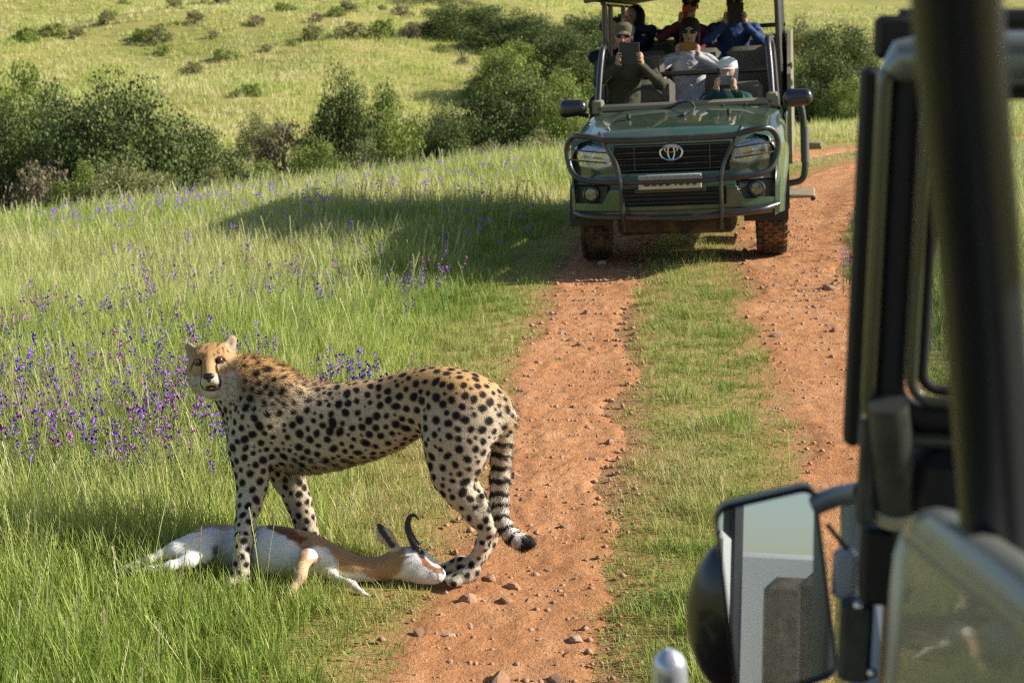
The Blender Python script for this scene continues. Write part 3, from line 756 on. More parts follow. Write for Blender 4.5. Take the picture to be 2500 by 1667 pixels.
    for k in range(len(tlp) - 1):
        a, b = tlp[k], tlp[k + 1]; t = np.clip(((V - a) @ (b - a)) / ((b - a) @ (b - a)), 0, 1); d = np.linalg.norm(V - a - t[:, None] * (b - a), axis=1)
        u = d < best; best[u] = d[u]; tt[u] = (seg[k] + t * (seg[k + 1] - seg[k]))[u]
    T = seg[-1]; tm = (tg == 7); tc = mixc(np.tile([.56, .45, .31], (n, 1)), (.70, .66, .58), sstep(.25, .7, tt / T))
    ph = tt / T * 12.5 + .5 * (fbm(V * 40, 2, 9) - .5) + .12 * np.sin(V[:, 1] * 150); ring = sstep(.42, .62, .5 + .5 * np.cos(2 * np.pi * ph)); 
    ring = np.where(tt / T < .15, sp * 0, ring); brk = sstep(.3, .45, fbm(V * 55, 2, 14)); ring = ring * np.where(tt / T < .45, brk, 1)
    tc = mixc(tc, (.020, .014, .011), np.clip(ring, 0, 1)); tc = mixc(tc, (.018, .013, .011), sstep(.955, .985, tt / T)); up_ = tm & (tt / T < .16); C[tm & ~up_] = tc[tm & ~up_]
    # face
    hm = (tg == 8) | (tg == 9) | ((np.abs(hx) < .105) & (hy > -.115) & (hy < .15) & (hz > -.03))
    fc = np.tile(np.array([.50, .31, .135]), (n, 1))
    white = np.clip(sstep(-.004, -.034, hy - .12 * np.abs(hx) + .25 * np.maximum(.02 - np.abs(hx), 0)), 0, 1)
    fc = mixc(fc, (.70, .645, .555), white * .85)
    fc = mixc(fc, (.62, .47, .30), sstep(.026, .014, np.sqrt((np.abs(hx) - .046) ** 2 + ((hy - .018)) ** 2)) * .8)          # pale under the eye
    fc = mixc(fc, (.55, .29, .10), sstep(.055, .08, hy) * .7)
    P2 = np.stack([hx, hy], 1)
    for s in (-1, 1):
        tear = poly_dist(P2, [(s * .032, .036), (s * .028, .018), (s * .029, -.004), (s * .036, -.024), (s * .039, -.042), (s * .033, -.056)])
        fc = mixc(fc, (.016, .011, .009), sstep(.0042, .0024, tear) * (hz > .0))
        out = poly_dist(P2, [(s * .054, .044), (s * .066, .032), (s * .074, .014)]); fc = mixc(fc, (.03, .02, .015), sstep(.0035, .0018, out) * .85)
        eye = np.sqrt(((hx - s * .0425) / 1.3) ** 2 + (hy - .040) ** 2); fc = mixc(fc, (.014, .010, .008), sstep(.0165, .0132, eye))
    fc = mixc(fc, (.10, .06, .035), sstep(.0028, .0014, np.abs(hx + .003)) * sstep(.04, .055, hy) * sstep(.095, .08, hy) * .7)
    dots = fbm(np.stack([hx * 190, hy * 110, hz * 60], 1), 2, 33); fc = mixc(fc, (.07, .04, .022), sstep(.57, .64, dots) * sstep(.05, .062, hy) * .85)
    chk = fbm(np.stack([hx * 170, hy * 170, hz * 90], 1), 2, 37); fc = mixc(fc, (.08, .055, .04), sstep(.66, .72, chk) * sstep(.045, .06, np.abs(hx)) * sstep(-.07, -.04, hy) * sstep(.03, .01, hy) * .8)
    lips = sstep(.0125, .008, np.sqrt((hx / 2.1) ** 2 + (hy + .060) ** 2)) * (hz > .05); fc = mixc(fc, (.060, .022, .020), lips)
    jaw = poly_dist(P2, [(-.036, -.056), (-.026, -.069), (0, -.0725), (.026, -.069), (.036, -.056)]); fc = mixc(fc, (.02, .014, .012), sstep(.0034, .0018, jaw) * (hz > .045))
    ear = (tg == 9); fc[ear] = mixc(np.tile([.38, .25, .13], (n, 1)), (.46, .35, .23), sstep(.0, .3, N @ e3))[ear]; 
    eb = ear & (N @ e3 < -.1); fc[eb] = (.05, .035, .025)
    fc = fc * (.94 + .12 * fbm(V * 90, 2, 6))[:, None]
    C[hm] = fc[hm]
    C = C * np.array([.86, .855, .87])
    me = mesh_np('cheetah', V, F, True, [vcol_mat('cheetah_coat', .75, sheen=.06, bump=.35, bscale=260)])
    set_col(me, C)
    o = tag(mk('cheetah', me), 'spotted cheetah standing over the dead antelope with its face turned to the viewer', 'cheetah')
    fm = vcol_mat('cheetah_fur', .7, spec=.25)
    hd = np.array([-1., .17, 0]); hd /= np.linalg.norm(hd)
    def flow(P):
        f = np.tile(-hd, (len(P), 1)) * .9; f[:, 2] -= .35
        low = sstep(.42, .3, P[:, 2])[:, None]; f = f * (1 - low) + np.array([.25, 0, -1.]) * low
        q = P - hc; near = (np.linalg.norm(q, axis=1) < .14)[:, None]
        rad_ = q - (q @ e3)[:, None] * e3; rad_ = rad_ / (np.linalg.norm(rad_, axis=1)[:, None] + 1e-6) - e3 * .5
        return np.where(near, rad_, f)
    wi = pix(*z1(600, 270), 5.36)
    def lenf(P):
        L = np.full(len(P), .011); lift = np.full(len(P), .22)
        q = np.linalg.norm(P - hc, axis=1); nape = sstep(.24, .10, np.linalg.norm((P - wi) * np.array([.8, .5, 1.3]), axis=1))
        L = L + .022 * nape; lift = lift + .24 * nape
        bel = sstep(.47, .40, P[:, 2]) * sstep(.27, .33, P[:, 2]) * (P[:, 0] > -.86) * (P[:, 0] < -.32); L = L + .013 * bel; lift = lift + .06 * bel
        tip = sstep(.16, .04, np.linalg.norm(P - tlp[-1], axis=1)); L = L + .008 * tip; lift = lift + .2 * tip
        tl_ = np.min(np.linalg.norm(P[:, None, :] - tlp[None], axis=2), axis=1) < .07; L = np.where(tl_, np.maximum(L, .016), L); lift = np.where(tl_, np.maximum(lift, .35), lift)
        ql = (P - hc) @ e2 / HS; fr = (q < .125) & ((P - hc) @ e3 > 0); L = np.where(fr, .0055, L)
        ruff = (q < .14) & (ql < -.02) & (np.abs((P - hc) @ e1) > .045); L = np.where(ruff, .017, L); lift = np.where(ruff, .3, lift)
        er = (q < .2) & (ql > .062) & (np.abs((P - hc) @ e1) > .055); L = np.where(er, .005, L); lift = np.where(er, .15, lift)
        return L, lift
    fur_mesh('fur', V, F, N, C, 130000, lenf, flow, o, fm)
    # eyes, nose
    for s in (-1, 1):
        c = Hd(s * .0425, .040, .0560); M = Matrix((e1, e2, e3)).transposed()
        eb = MB().ball(c, .0132 * HS, 16).build('eye', mat('cheetah_eye', (.10, .034, .010), .12, coat=.6), o)
        MB().ball(Vector(c) + M @ Vector((0, 0, .0094)) * HS, (.0058, .0058, .0046), 12, M).build('pupil', mat('black_pupil', (.006, .005, .005), .1, coat=1.0), eb)
    M = Matrix((e1, e2, e3)).transposed()
    nb = MB().ball(Hd(0, -.013, .1075), (.0225, .0130, .0120), 16, M).ball(Hd(0, -.024, .108), (.008, .013, .0090), 10, M)
    nb.build('nose', mat('wet_black_nose', (.012, .010, .010), .35, coat=.4), o)
    ton = MB().ball(Hd(0, -.0625, .072), (.016, .006, .02), 12, M); ton.build('tongue', mat('tongue_pink', (.22, .07, .06), .5), o)
    EXCL.extend([(paw0[0] - .02, paw0[1], .03), (pw[0] - .03, pw[1], .10), (pw2[0] - .03, pw2[1], .10), (paw1[0] - .02, paw1[1], .04)])
build_cheetah()
# ================================================================== THE LYING SPRINGBOK
def build_springbok():
    def z5(X, Y): return 280 + X * .3571, 1240 + Y * .3571
    def J(X, Y, y, r=0.): p = pix(*z5(X, Y), y); return (p, r * .3571 * mpp(y, p[2]))
    B = Blob(); up = np.array([0, -.35, 1.]); up /= np.linalg.norm(up)
    # it lies on its side: back away from the viewer, belly and legs towards
    B.chain([J(560, 270, 5.24, 110), J(680, 262, 5.25, 125), J(800, 262, 5.27, 118), J(920, 275, 5.24, 132), J(1060, 285, 5.18, 145), J(1200, 305, 5.15, 142), J(1330, 330, 5.15, 132), J(1440, 355, 5.14, 108)], .05, None, 1, 1)
    B.chain([J(1420, 350, 5.14, 112), J(1530, 380, 5.12, 98), J(1650, 415, 5.10, 78), J(1760, 418, 5.095, 72), J(1870, 405, 5.09, 70), J(1930, 390, 5.09, 70)], .03, None, 1, 2)
    # head, muzzle to the right
    B.chain([J(1920, 370, 5.09, 72), J(2000, 360, 5.085, 84), J(2070, 350, 5.08, 78)], .03, None, 1, 3)
    B.chain([J(2060, 365, 5.08, 76), J(2130, 405, 5.065, 60), J(2190, 440, 5.055, 48), J(2215, 455, 5.05, 42)], .03, None, 1, 3)
    B.chain([J(1960, 420, 5.07, 58), J(2080, 455, 5.055, 46), J(2170, 478, 5.05, 34)], .03, None, 1, 3)
    # ear
    B.cap(J(1920, 268, 5.08)[0], J(1850, 190, 5.09)[0], .016, .0275, .02, np.array([0, 1., .2]), .38, 4); B.cap(J(1850, 190, 5.09)[0], J(1800, 100, 5.10)[0], .0275, .007, .012, np.array([0, 1., .2]), .38, 4)
    B.cap(J(1868, 205, 5.075)[0], J(1815, 130, 5.085)[0], .011, .005, .006, np.array([0, 1., .2]), .5, 5, True)
    # hind legs stretched out behind
    B.chain([J(640, 245, 5.18, 88), J(530, 258, 5.15, 68), J(420, 285, 5.13, 46), J(320, 318, 5.12, 32)], .04, None, 1, 6)
    B.chain([J(320, 318, 5.12, 31), J(230, 352, 5.10, 23), J(140, 385, 5.09, 20), J(60, 408, 5.08, 18)], .02, None, 1, 6)
    B.chain([J(620, 320, 5.12, 56), J(500, 365, 5.08, 38), J(380, 395, 5.05, 26), J(250, 418, 5.04, 19), J(120, 435, 5.03, 16)], .03, None, 1, 6)
    # forelegs: one bent down over the turf, one stretched forward
    B.chain([J(1345, 300, 5.09, 62), J(1300, 350, 5.03, 48), J(1275, 420, 4.99, 38), J(1270, 470, 4.965, 36), J(1215, 555, 4.93, 26), J(1175, 630, 4.90, 27)], .02, None, 1, 7)
    B.chain([J(1450, 430, 5.08, 44), J(1520, 482, 5.03, 25), J(1595, 505, 5.0, 21), J(1630, 525, 4.99, 25), J(1690, 575, 4.965, 15), J(1750, 612, 4.95, 17)], .012, None, 1, 8)
    V, F = B.mesh(.0056); V = smooth_mesh(V, F, 1, .45); N = vnormals(V, F); tg = B.tags(V); n = len(V)
    # where each point lies in the picture plane of the photograph gives the markings their place on the coat
    dx, dy, dz = V[:, 0], V[:, 1], V[:, 2] - CAM_H
    t = dy * CP - dz * SP; U = 1250 + FPX * dx / t; W = 833.5 - FPX * (dy * SP + dz * CP) / t
    X, Y = (U - 280) / .3571, (W - 1240) / .3571
    wob = (fbm(V * 35, 3, 3) - .5) * 46; X2, Y2 = X + wob, Y + (fbm(V * 35, 3, 5) - .5) * 40
    tan = np.array([.42, .235, .105]); wht = np.array([.74, .715, .68]); dk = np.array([.17, .055, .022])
    C = np.tile(wht, (n, 1))
    def in_poly(poly, soft=16.):
        poly = np.array(poly, float); P = np.stack([X2, Y2], 1); ins = np.zeros(n, bool)
        for (x0, y0), (x1, y1) in zip(poly, np.roll(poly, -1, 0)):
            c = ((y0 > P[:, 1]) != (y1 > P[:, 1])); xi = x0 + (P[:, 1] - y0) * (x1 - x0) / np.where(y1 == y0, 1e-9, y1 - y0); ins ^= c & (P[:, 0] < xi)
        d = poly_dist(P, np.vstack([poly, poly[:1]])); sd = np.where(ins, d, -d); return sstep(-soft, soft, sd)
    body = np.isin(tg, (1, 2))
    # fawn back, neck and shoulder
    bk = in_poly([(980, 0), (1380, 120), (1700, 280), (1980, 240), (1990, 330), (1960, 420), (1870, 500), (1800, 500), (1720, 455), (1600, 440), (1530, 430), (1500, 330), (1440, 265), (1370, 262), (1330, 300), (1310, 350), (1255, 345), (1280, 280), (1180, 200), (1060, 150)])
    C = mixc(C, tan, bk * np.isin(tg, (1, 2, 3, 7)))
    # dark chestnut flank band under the back
    bd = in_poly([(1010, 60), (1130, 90), (1330, 210), (1310, 262), (1240, 225), (1170, 205), (1120, 165), (1040, 140)], 10); C = mixc(C, dk, bd * (tg == 1))
    rump = in_poly([(480, 60), (700, 60), (840, 120), (760, 150), (640, 150), (540, 195), (470, 200)]); C = mixc(C, (.50, .33, .19), rump * (tg != 6))
    gro = in_poly([(655, 275), (705, 250), (712, 315), (665, 320)], 12); C = mixc(C, (.05, .035, .035), gro * .8)
    C = mixc(C, (.55, .40, .25), np.isin(tg, (6,)) * sstep(360, 150, X) * .5)
    # foreleg: fawn
    C = mixc(C, (.52, .33, .16), (tg == 7) * sstep(330, 350, Y) * .9); C = mixc(C, (.70, .62, .52), (tg == 8).astype(float) * .5)
    # face: white with a chestnut streak from eye to mouth, dark brow, fawn cheek
    hd = tg == 3
    st = poly_dist(np.stack([X2, Y2], 1), [(2090, 320), (2125, 370), (2170, 405), (2210, 425)]); C = mixc(C, (.30, .095, .03), hd * sstep(26, 14, st) * .95)
    br = poly_dist(np.stack([X2, Y2], 1), [(2040, 265), (2075, 290), (2100, 320)]); C = mixc(C, (.035, .025, .025), hd * sstep(30, 18, br))
    ns = poly_dist(np.stack([X2, Y2], 1), [(2150, 445), (2185, 440), (2215, 470), (2222, 500)]); C = mixc(C, (.10, .075, .07), hd * sstep(10, 5, ns) * .8)
    nl = poly_dist(np.stack([X2, Y2], 1), [(2232, 410), (2242, 440)]); C = mixc(C, (.12, .09, .085), hd * sstep(14, 8, nl))
    C = mixc(C, (.60, .48, .36), hd * sstep(430, 500, Y2) * sstep(2150, 2050, X2) * .6)
    ear = np.isin(tg, (4,)); C[ear] = (.56, .46, .36); inn = ear & (N[:, 1] < -.5) & (poly_dist(np.stack([X, Y], 1), [(1810, 120), (1850, 190), (1900, 255)]) < 20); C[inn] = (.055, .05, .052)
    C = C * (.92 + .16 * fbm(V * 80, 3, 6))[:, None]
    me = mesh_np('springbok', V, F, True, [vcol_mat('springbok_coat', .8, sheen=.2, bump=.35, bscale=240)]); set_col(me, C)
    o = tag(mk('springbok', me), 'dead white and fawn springbok antelope lying on its side beneath the cheetah', 'antelope')
    def flow(P): f = np.tile(np.array([-1., -.2, -.25]), (len(P), 1)); return f
    def lenf(P): return np.full(len(P), .0105), np.full(len(P), .13)
    fur_mesh('fur', V, F, N, C, 45000, lenf, flow, o, vcol_mat('springbok_fur', .75, spec=.25), w=.0008, seed=5)
    # tail tuft on the rump
    tt = MB(); b0 = J(650, 150, 5.25)[0]
    rr = random.Random(4)
    for k in range(40): tt.tube([b0 + np.array((rr.uniform(-.03, .03), rr.uniform(-.02, .02), -.01)), J(650 + rr.uniform(-60, 90), 118 + rr.uniform(-18, 20), 5.26)[0]], [.003, .0006], 4)
    tt.build('tail_tuft', mat('tail_tuft_hair', (.55, .40, .27), .8), o)
    # ringed horns curling over
    for off, dxx in ((0, 0), (.055, -14)):
        pts = spline([J(2062 + dxx, 262, 5.06 + off)[0], J(2035 + dxx, 215, 5.065 + off)[0], J(2008 + dxx, 150, 5.07 + off)[0], J(2004 + dxx, 95, 5.075 + off)[0], J(2022 + dxx, 56, 5.08 + off)[0], J(2052 + dxx, 50, 5.08 + off)[0], J(2080 + dxx, 80, 5.08 + off)[0]], 12)
        if off: continue
        nn = len(pts); rr_ = []
        for k in range(nn):
            t = k / (nn - 1); r0 = .0150 * (1 - t) ** .75 + .0016; rr_.append(r0 * (1 + (.13 if t < .66 else 0) * (1 if k % 3 == 0 else -.4)))
        MB().tube([tuple(p) for p in pts], rr_, 12).build('horn', mat('dark_horn', (.035, .032, .034), .45, var=.25, scale=90), o)
    # eye, hooves
    MB().ball(J(2072, 288, 5.035)[0], (.012, .008, .009), 12).build('eye', mat('dark_eye', (.012, .009, .008), .15, coat=1), o)
    hm = mat('hoof', (.035, .028, .024), .5, var=.2, scale=60)
    for a, b in (((1750, 612, 4.95), (1848, 655, 4.935)), ((1178, 625, 4.90), (1150, 690, 4.885)), ((60, 408, 5.08), (10, 422, 5.07)), ((120, 435, 5.03), (60, 448, 5.02))):
        pa, pb = J(*a)[0], J(*b)[0]; d = pb - pa; 
        w = np.cross(d, up); w /= np.linalg.norm(w)
        hb = MB()
        for s in (-1, 1): hb.tube([pa + w * s * .004, pa + d * .4 + w * s * .006, pb + w * s * .006], [.0105, .0105, .003], 8)
        hb.build('hoof', mat('pale_hoof', (.30, .22, .15), .6, var=.2, scale=60) if a[0] == 1178 else hm, o)
    for X_, Y_, yy, r_ in ((420, 320, 5.10, .05), (500, 320, 5.12, .06), (300, 350, 5.09, .03), (600, 300, 5.2, .09), (700, 300, 5.2, .10), (820, 300, 5.18, .10), (950, 320, 5.17, .11), (1080, 330, 5.15, .11), (1220, 350, 5.14, .11), (1350, 380, 5.13, .10), (1480, 420, 5.12, .09), (1600, 430, 5.10, .07), (1720, 430, 5.10, .06), (1850, 430, 5.09, .06), (1960, 440, 5.08, .07), (2080, 460, 5.06, .07), (2170, 480, 5.05, .05), (1165, 640, 4.90, .05), (1220, 540, 4.94, .04), (1800, 630, 4.95, .05), (1660, 550, 4.98, .05)):
        p = J(X_, Y_, yy)[0]; EXCL.append((p[0], yy, r_))
build_springbok()
# ================================================================== THE OPEN SAFARI TRUCK
GREEN = mat('dark_green_paint', (.034, .078, .045), .24, coat=1.0, dirt=(.20, .14, .085), dscale=3.2, damt=.30)
KHAKI = mat('khaki_paint', (.20, .185, .125), .55, coat=.1, dirt=(.26, .19, .12), dscale=4, damt=.5)
BLACKT = mat('black_tube_paint', (.014, .016, .020), .33, coat=.5, dirt=(.16, .11, .07), dscale=5, damt=.25)
BLACKP = mat('black_plastic', (.014, .014, .016), .5, dirt=(.15, .11, .07), dscale=5, damt=.3)
RUBBER = mat('tyre_rubber', (.030, .027, .025), .85, dirt=(.30, .15, .075), dscale=7, damt=.75)
CHROME = mat('chrome', (.75, .76, .78), .12, 1.0)
CANVAS = mat('roof_canvas', (.115, .12, .085), .85, var=.2, scale=8, bump=.2)
SEATM = mat('khaki_seat_cover', (.12, .105, .080), .85, var=.2, scale=30, bump=.3)
GLASSM = None
def glass_mat(name, col=(.93, .95, .96), rough=.03, alpha=.25):
    """thin clear pane: mostly see-through with a sharp reflection"""
    if name in _M: return _M[name]
    m, N, L, b = new_mat(name)
    tr = N.new('ShaderNodeBsdfTransparent'); tr.inputs[0].default_value = (*col, 1); gl = N.new('ShaderNodeBsdfGlossy'); gl.inputs['Roughness'].default_value = rough
    fr = N.new('ShaderNodeFresnel'); fr.inputs[0].default_value = 1.5
    mr = N.new('ShaderNodeMapRange'); mr.inputs['To Min'].default_value = alpha * .2; mr.inputs['To Max'].default_value = 1; L.new(fr.outputs[0], mr.inputs[0])
    mx = N.new('ShaderNodeMixShader'); L.new(mr.outputs[0], mx.inputs[0]); L.new(tr.outputs[0], mx.inputs[1]); L.new(gl.outputs[0], mx.inputs[2]); L.new(mx.outputs[0], N['Material Output'].inputs[0])
    _M[name] = m; return m
TRUCK_LOC = (1.485, 12.6, .047 - .012); TRUCK_ROT = (0, R(-3.3), R(-11))
TRUCK_M = Matrix.Translation(TRUCK_LOC) @ Euler(TRUCK_ROT, 'XYZ').to_matrix().to_4x4()
def build_truck():
    T = empty('safari_truck', TRUCK_LOC, TRUCK_ROT)
    tag(T, 'open dark green safari truck with bull bar, canopy roof and rows of passengers', 'truck')
    # ---------------- front fascia: a shaped skin, recessed for grille, lamps and intake
    lampL = [(-.80, 1.015), (-.73, 1.060), (-.50, 1.005), (-.455, .865), (-.60, .835), (-.765, .865)]
    def inpoly(x, z, poly):
        c = False
        for (x0, z0), (x1, z1) in zip(poly, poly[1:] + poly[:1]):
            if (z0 > z) != (z1 > z) and x < x0 + (z - z0) * (x1 - x0) / (z1 - z0): c = not c
        return c
    def front_y(x, z):
        ax = abs(x); y = -.86 + .10 * ax ** 2 + .26 * max(0, ax - .52) ** 1.6 * 2.2
        y -= .055 * (1 - float(sstep(.66, .80, z)))                                   # bumper stands forward
        y += .10 * max(0, .50 - z) / .08 * .35
        y += .06 * float(sstep(.98, 1.09, z))                                         # leading edge of the bonnet rolls back
        return y
    def fascia(u, v):
        x = (u - .5) * 1.665; z = .44 + v * .64; y = front_y(x, z)
        if abs(x) < .47 - .10 * (1.03 - z) and .80 < z < 1.025: y += .055
        if abs(x) < .42 and .545 < z < .675: y += .07
        if .505 < abs(x) < .80 and .575 < z < .715 and abs(x) + (z - .645) * .6 > .53: y += .045
        return (x, y, z)
    MB().grid(fascia, 120, 60).build('front_bumper', GREEN, T, auto=50)
    # ---------------- bonnet with its raised centre
    def bonnet(u, v):
        y = -.80 + v * 1.27; w = .665 + .10 * v; x = (u - .5) * 2 * w; ax = abs(x) / w
        z = 1.078 + .125 * (v ** .8) + .028 * (1 - ax ** 2.2) + .012 * float(sstep(.62, .52, abs(x))) - .05 * (1 - float(sstep(0, .12, v)))
        return (x, y + .10 * ax ** 2 * (1 - v), z)
    MB().grid(bonnet, 44, 26).build('bonnet', GREEN, T, auto=60)
    MB().box((0, .475, 1.195), (1.50, .07, .05), bev=.012).build('scuttle_panel', mat('scuttle_green', (.10, .12, .09), .45, dirt=(.25, .2, .14), damt=.4), T)
    # ---------------- front wings and doors with wheel arches cut
    for s in (-1, 1):
        def side(u, v, s=s):
            y = -.78 + u * 2.35; zt = 1.045 + .13 * float(sstep(-.8, .5, y)); z = .42 + v * (zt - .42)
            x = .885 - .10 * max(0, (-.30 - y)) ** 1.2 * 1.6 - .06 * float(sstep(.75, 1.0, v)) ** 2 - .02 * (1 - v); ay = abs(y); d = math.hypot(y, z - .40)
            if d < .60: x += .03 * float(sstep(.60, .47, d))
            return (s * x, y, z)
        sd = MB(); sd.grid(side, 64, 24, keep=lambda x, y, z: math.hypot(y, z - .40) > .465)
        def topw(u, v, s=s):                                                           # wing top joining the bonnet
            y = -.78 + u * 1.28; zt = 1.045 + .13 * float(sstep(-.8, .5, y)); xo = .885 - .10 * max(0, (-.30 - y)) ** 1.2 * 1.6 - .06; xi = .65 + .10 * u
            return (s * (xo + (xi - xo) * v), y, zt + .03 * v ** .6)
        sd.grid(topw, 30, 6); sd.build('front_wing', GREEN, T, auto=50)
        wl = MB()
        for k in range(15):
            a0, a1 = math.pi * k / 14 - .15, 0; wl.box((s * .72, -math.cos(math.pi * k / 14) * .47, .40 + math.sin(math.pi * k / 14) * .47), (.36, .115, .02), Euler((math.pi / 2 - math.pi * k / 14, 0, 0)).to_matrix())
        wl.build('wheel_well', BLACKP, T)
        # door skin behind
        MB().box((s * .875, 1.0, .82), (.03, .9, .62), bev=.01).build('door', GREEN, T)
    # ---------------- grille: dark backing, frame and slats
    MB().box((0, -.795, .915), (.92, .02, .22)).build('grille_backing', mat('grille_dark', (.006, .006, .007), .6), T)
    for k, (z, w) in enumerate(((1.012, .93), (.962, .91), (.915, .88), (.868, .84), (.822, .80))):
        g = MB(); n = 18
        def slat(u, v, z=z, w=w, k=k):
            x = (u - .5) * w; return (x, front_y(x, z) + .012 + (.018 if v in (0, 1) else 0), z + (v - .5) * (.034 if k == 0 else .026))
        g.grid(slat, 20, 4); g.build('grille_slat', BLACKT if k else mat('grille_top_bar', (.09, .095, .10), .3, .6), T)
    for x in (-.30, .30): MB().box((x, -.835, .915), (.006, .012, .2)).build('grille_upright', mat('grille_thin', (.10, .10, .10), .4, .5), T)
    # emblem: three ellipses
    def ellipse(cx, cz, rx, rz, r, y): return [(cx + rx * math.cos(2 * math.pi * k / 32), y, cz + rz * math.sin(2 * math.pi * k / 32)) for k in range(33)], r
    em = MB()
    for cx, cz, rx, rz, r in ((0, .958, .088, .060, .0085), (0, .984, .052, .020, .0062), (0, .958, .026, .054, .0062)):
        pts, rr = ellipse(cx, cz, rx, rz, r, -.886); em.tube(pts, rr, 8, caps=False)
    em.build('emblem', CHROME, T)
    MB().lathe([(.0, .0), (.08, .0)], (0, -.876, .958), 'Y', 28).build('emblem_plate', BLACKP, T)
    # ---------------- headlights
    for s in (-1, 1):
        poly = [(x * -s if s > 0 else x, z) for x, z in lampL]
        hl = MB(); cx = sum(p[0] for p in poly) / 6; cz = sum(p[1] for p in poly) / 6; V = [(cx, front_y(cx, cz) - .036, cz)]; n = 48
        P = []
        for i in range(n):
            t = i / n * 6; k = int(t); f = t - k; a, b = poly[k], poly[(k + 1) % 6]; P.append((a[0] + (b[0] - a[0]) * f, a[1] + (b[1] - a[1]) * f))
        for q in (.55, .88, 1.0):
            for x, z in P: X, Z = cx + (x - cx) * q, cz + (z - cz) * q; V.append((X, front_y(X, Z) - (.034 if q < .6 else (.028 if q < 1 else -.004)), Z))
        F = [(0, 1 + i, 1 + (i + 1) % n) for i in range(n)]
        for r_ in range(2): F += [(1 + r_ * n + i, 1 + (r_ + 1) * n + i, 1 + (r_ + 1) * n + (i + 1) % n, 1 + r_ * n + (i + 1) % n) for i in range(n)]
        hl.add(V, F); L = hl.build('headlight', glass_mat('lamp_lens', (.93, .96, .97), .04, .5), T)
        rf = MB(); rv = [(cx, front_y(cx, cz) - .006, cz)]
        for q in (.5, .97):
            for x, z in P: X, Z = cx + (x - cx) * q, cz + (z - cz) * q; rv.append((X, front_y(X, Z) - .008, Z))
        rf.add(rv, [(0, 1 + i, 1 + (i + 1) % n) for i in range(n)] + [(1 + i, 1 + n + i, 1 + n + (i + 1) % n, 1 + (i + 1) % n) for i in range(n)]); rf.build('reflector_bowl', mat('lamp_silver', (.72, .75, .78), .35, .35), L)
        for bx, br in ((.585, .050), (.695, .045)): MB().lathe([(br * .35, -.004), (br, -.012), (br * 1.15, -.010)], (s * bx, front_y(bx, .93) - .004, .935), 'Y', 20).build('lamp_reflector', CHROME, L)
        MB().box((s * .765, front_y(.765, .93) - .010, .95), (.022, .008, .09)).build('indicator_lens', mat('amber_lens', (.55, .22, .04), .2, coat=.6), L)
    # ---------------- number plate with its lettering
    PM = mat('plate_white', (.62, .62, .58), .45, dirt=(.35, .25, .16), damt=.35)
    pl = MB().box((-.015, -.935, .735), (.50, .012, .115), bev=.004).build('number_plate', PM, T)
    for txt, x in (('CBS', -.15), ('54606', .075)):
        cu = bpy.data.curves.new('t', 'FONT'); cu.body = txt; cu.size = .108; cu.extrude = .001; cu.align_x = 'CENTER'; cu.align_y = 'CENTER'; cu.space_character = 1.12
        to = bpy.data.objects.new('tmp', cu); COL.objects.link(to); dg = bpy.context.evaluated_depsgraph_get(); me = bpy.data.meshes.new_from_object(to.evaluated_get(dg)); bpy.data.objects.remove(to)
        me.transform(Matrix.Translation((x, -.9435, .735)) @ Matrix.Rotation(R(90), 4, 'X') @ Matrix.Diagonal((.86, 1, 1, 1))); me.materials.clear(); me.materials.append(mat('plate_black', (.02, .02, .02), .5)); mk('lettering', me, pl)
    MB().box((-.015, -.925, .665), (.56, .02, .03)).build('plate_bracket', mat('dull_olive_metal', (.06, .055, .03), .6), T)
    # ---------------- lower intake, fog lamps
    MB().box((0, -.84, .61), (.86, .02, .14)).build('intake_backing', mat('grille_dark'), T)
    for k in range(4): MB().box((0, -.885, .562 + k * .033), (.82 - .03 * (3 - k), .012, .010)).build('intake_slat', BLACKP, T)
    for s in (-1, 1):
        fx = s * .665; fy = front_y(.665, .645); MB().box((fx - s * .015, fy + .05, .64), (.29, .02, .15), Euler((0, 0, s * .42)).to_matrix(), .01).build('fog_lamp_recess', BLACKP, T)
        f = MB().lathe([(.062, .05), (.066, .0), (.054, -.008), (.048, .012), (.0, .018)], (fx, fy - .004, .645), 'Y', 28, Matrix.Rotation(R(-90), 3, 'X') @ Matrix.Identity(3)).build('fog_lamp', mat('fog_ring', (.10, .105, .11), .3, .7), T)
        MB().lathe([(.0, -.004), (.047, .002)], (fx, fy - .002, .645), 'Y', 24).build('lens', glass_mat('lamp_lens'), f)
    # ---------------- bull bar
    def bar(P, r, name='bull_bar_tube', n=8): return MB().tube([tuple(p) for p in spline(P, n)], r, 12).build(name, BLACKT, T)
    fy = -1.0
    for s in (-1, 1):
        bar([(s * .50, fy, 1.085), (s * .70, fy + .015, 1.125), (s * .785, fy + .08, 1.11), (s * .835, fy + .12, 1.02), (s * .815, fy + .105, .88), (s * .76, fy + .06, .80), (s * .64, fy + .02, .765), (s * .40, fy, .75)], .024)
        up = [(s * .555, fy + .06, 1.135), (s * .50, fy - .005, 1.03), (s * .42, fy - .03, .88), (s * .395, fy - .04, .74), (s * .39, fy - .02, .55), (s * .385, fy + .04, .355)]
        MB().tube([tuple(p) for p in spline(up, 6)], .030, 10, up=(0, 1, 0), flat=.62).build('bull_bar_upright', BLACKT, T)
        for dz in (1.005, .925): MB().tube([tuple(p) for p in spline([(s * .50, fy + .005, dz - .02), (s * .68, fy + .02, dz), (s * .825, fy + .115, dz + .015)], 5)], .0065, 6).build('lamp_guard_wire', BLACKT, T)
    bar([(-.52, fy, 1.083), (-.25, fy - .02, 1.078), (.25, fy - .02, 1.078), (.52, fy, 1.083)], .026)
    bar([(-.42, fy, .75), (0, fy - .02, .745), (.42, fy, .75)], .024)
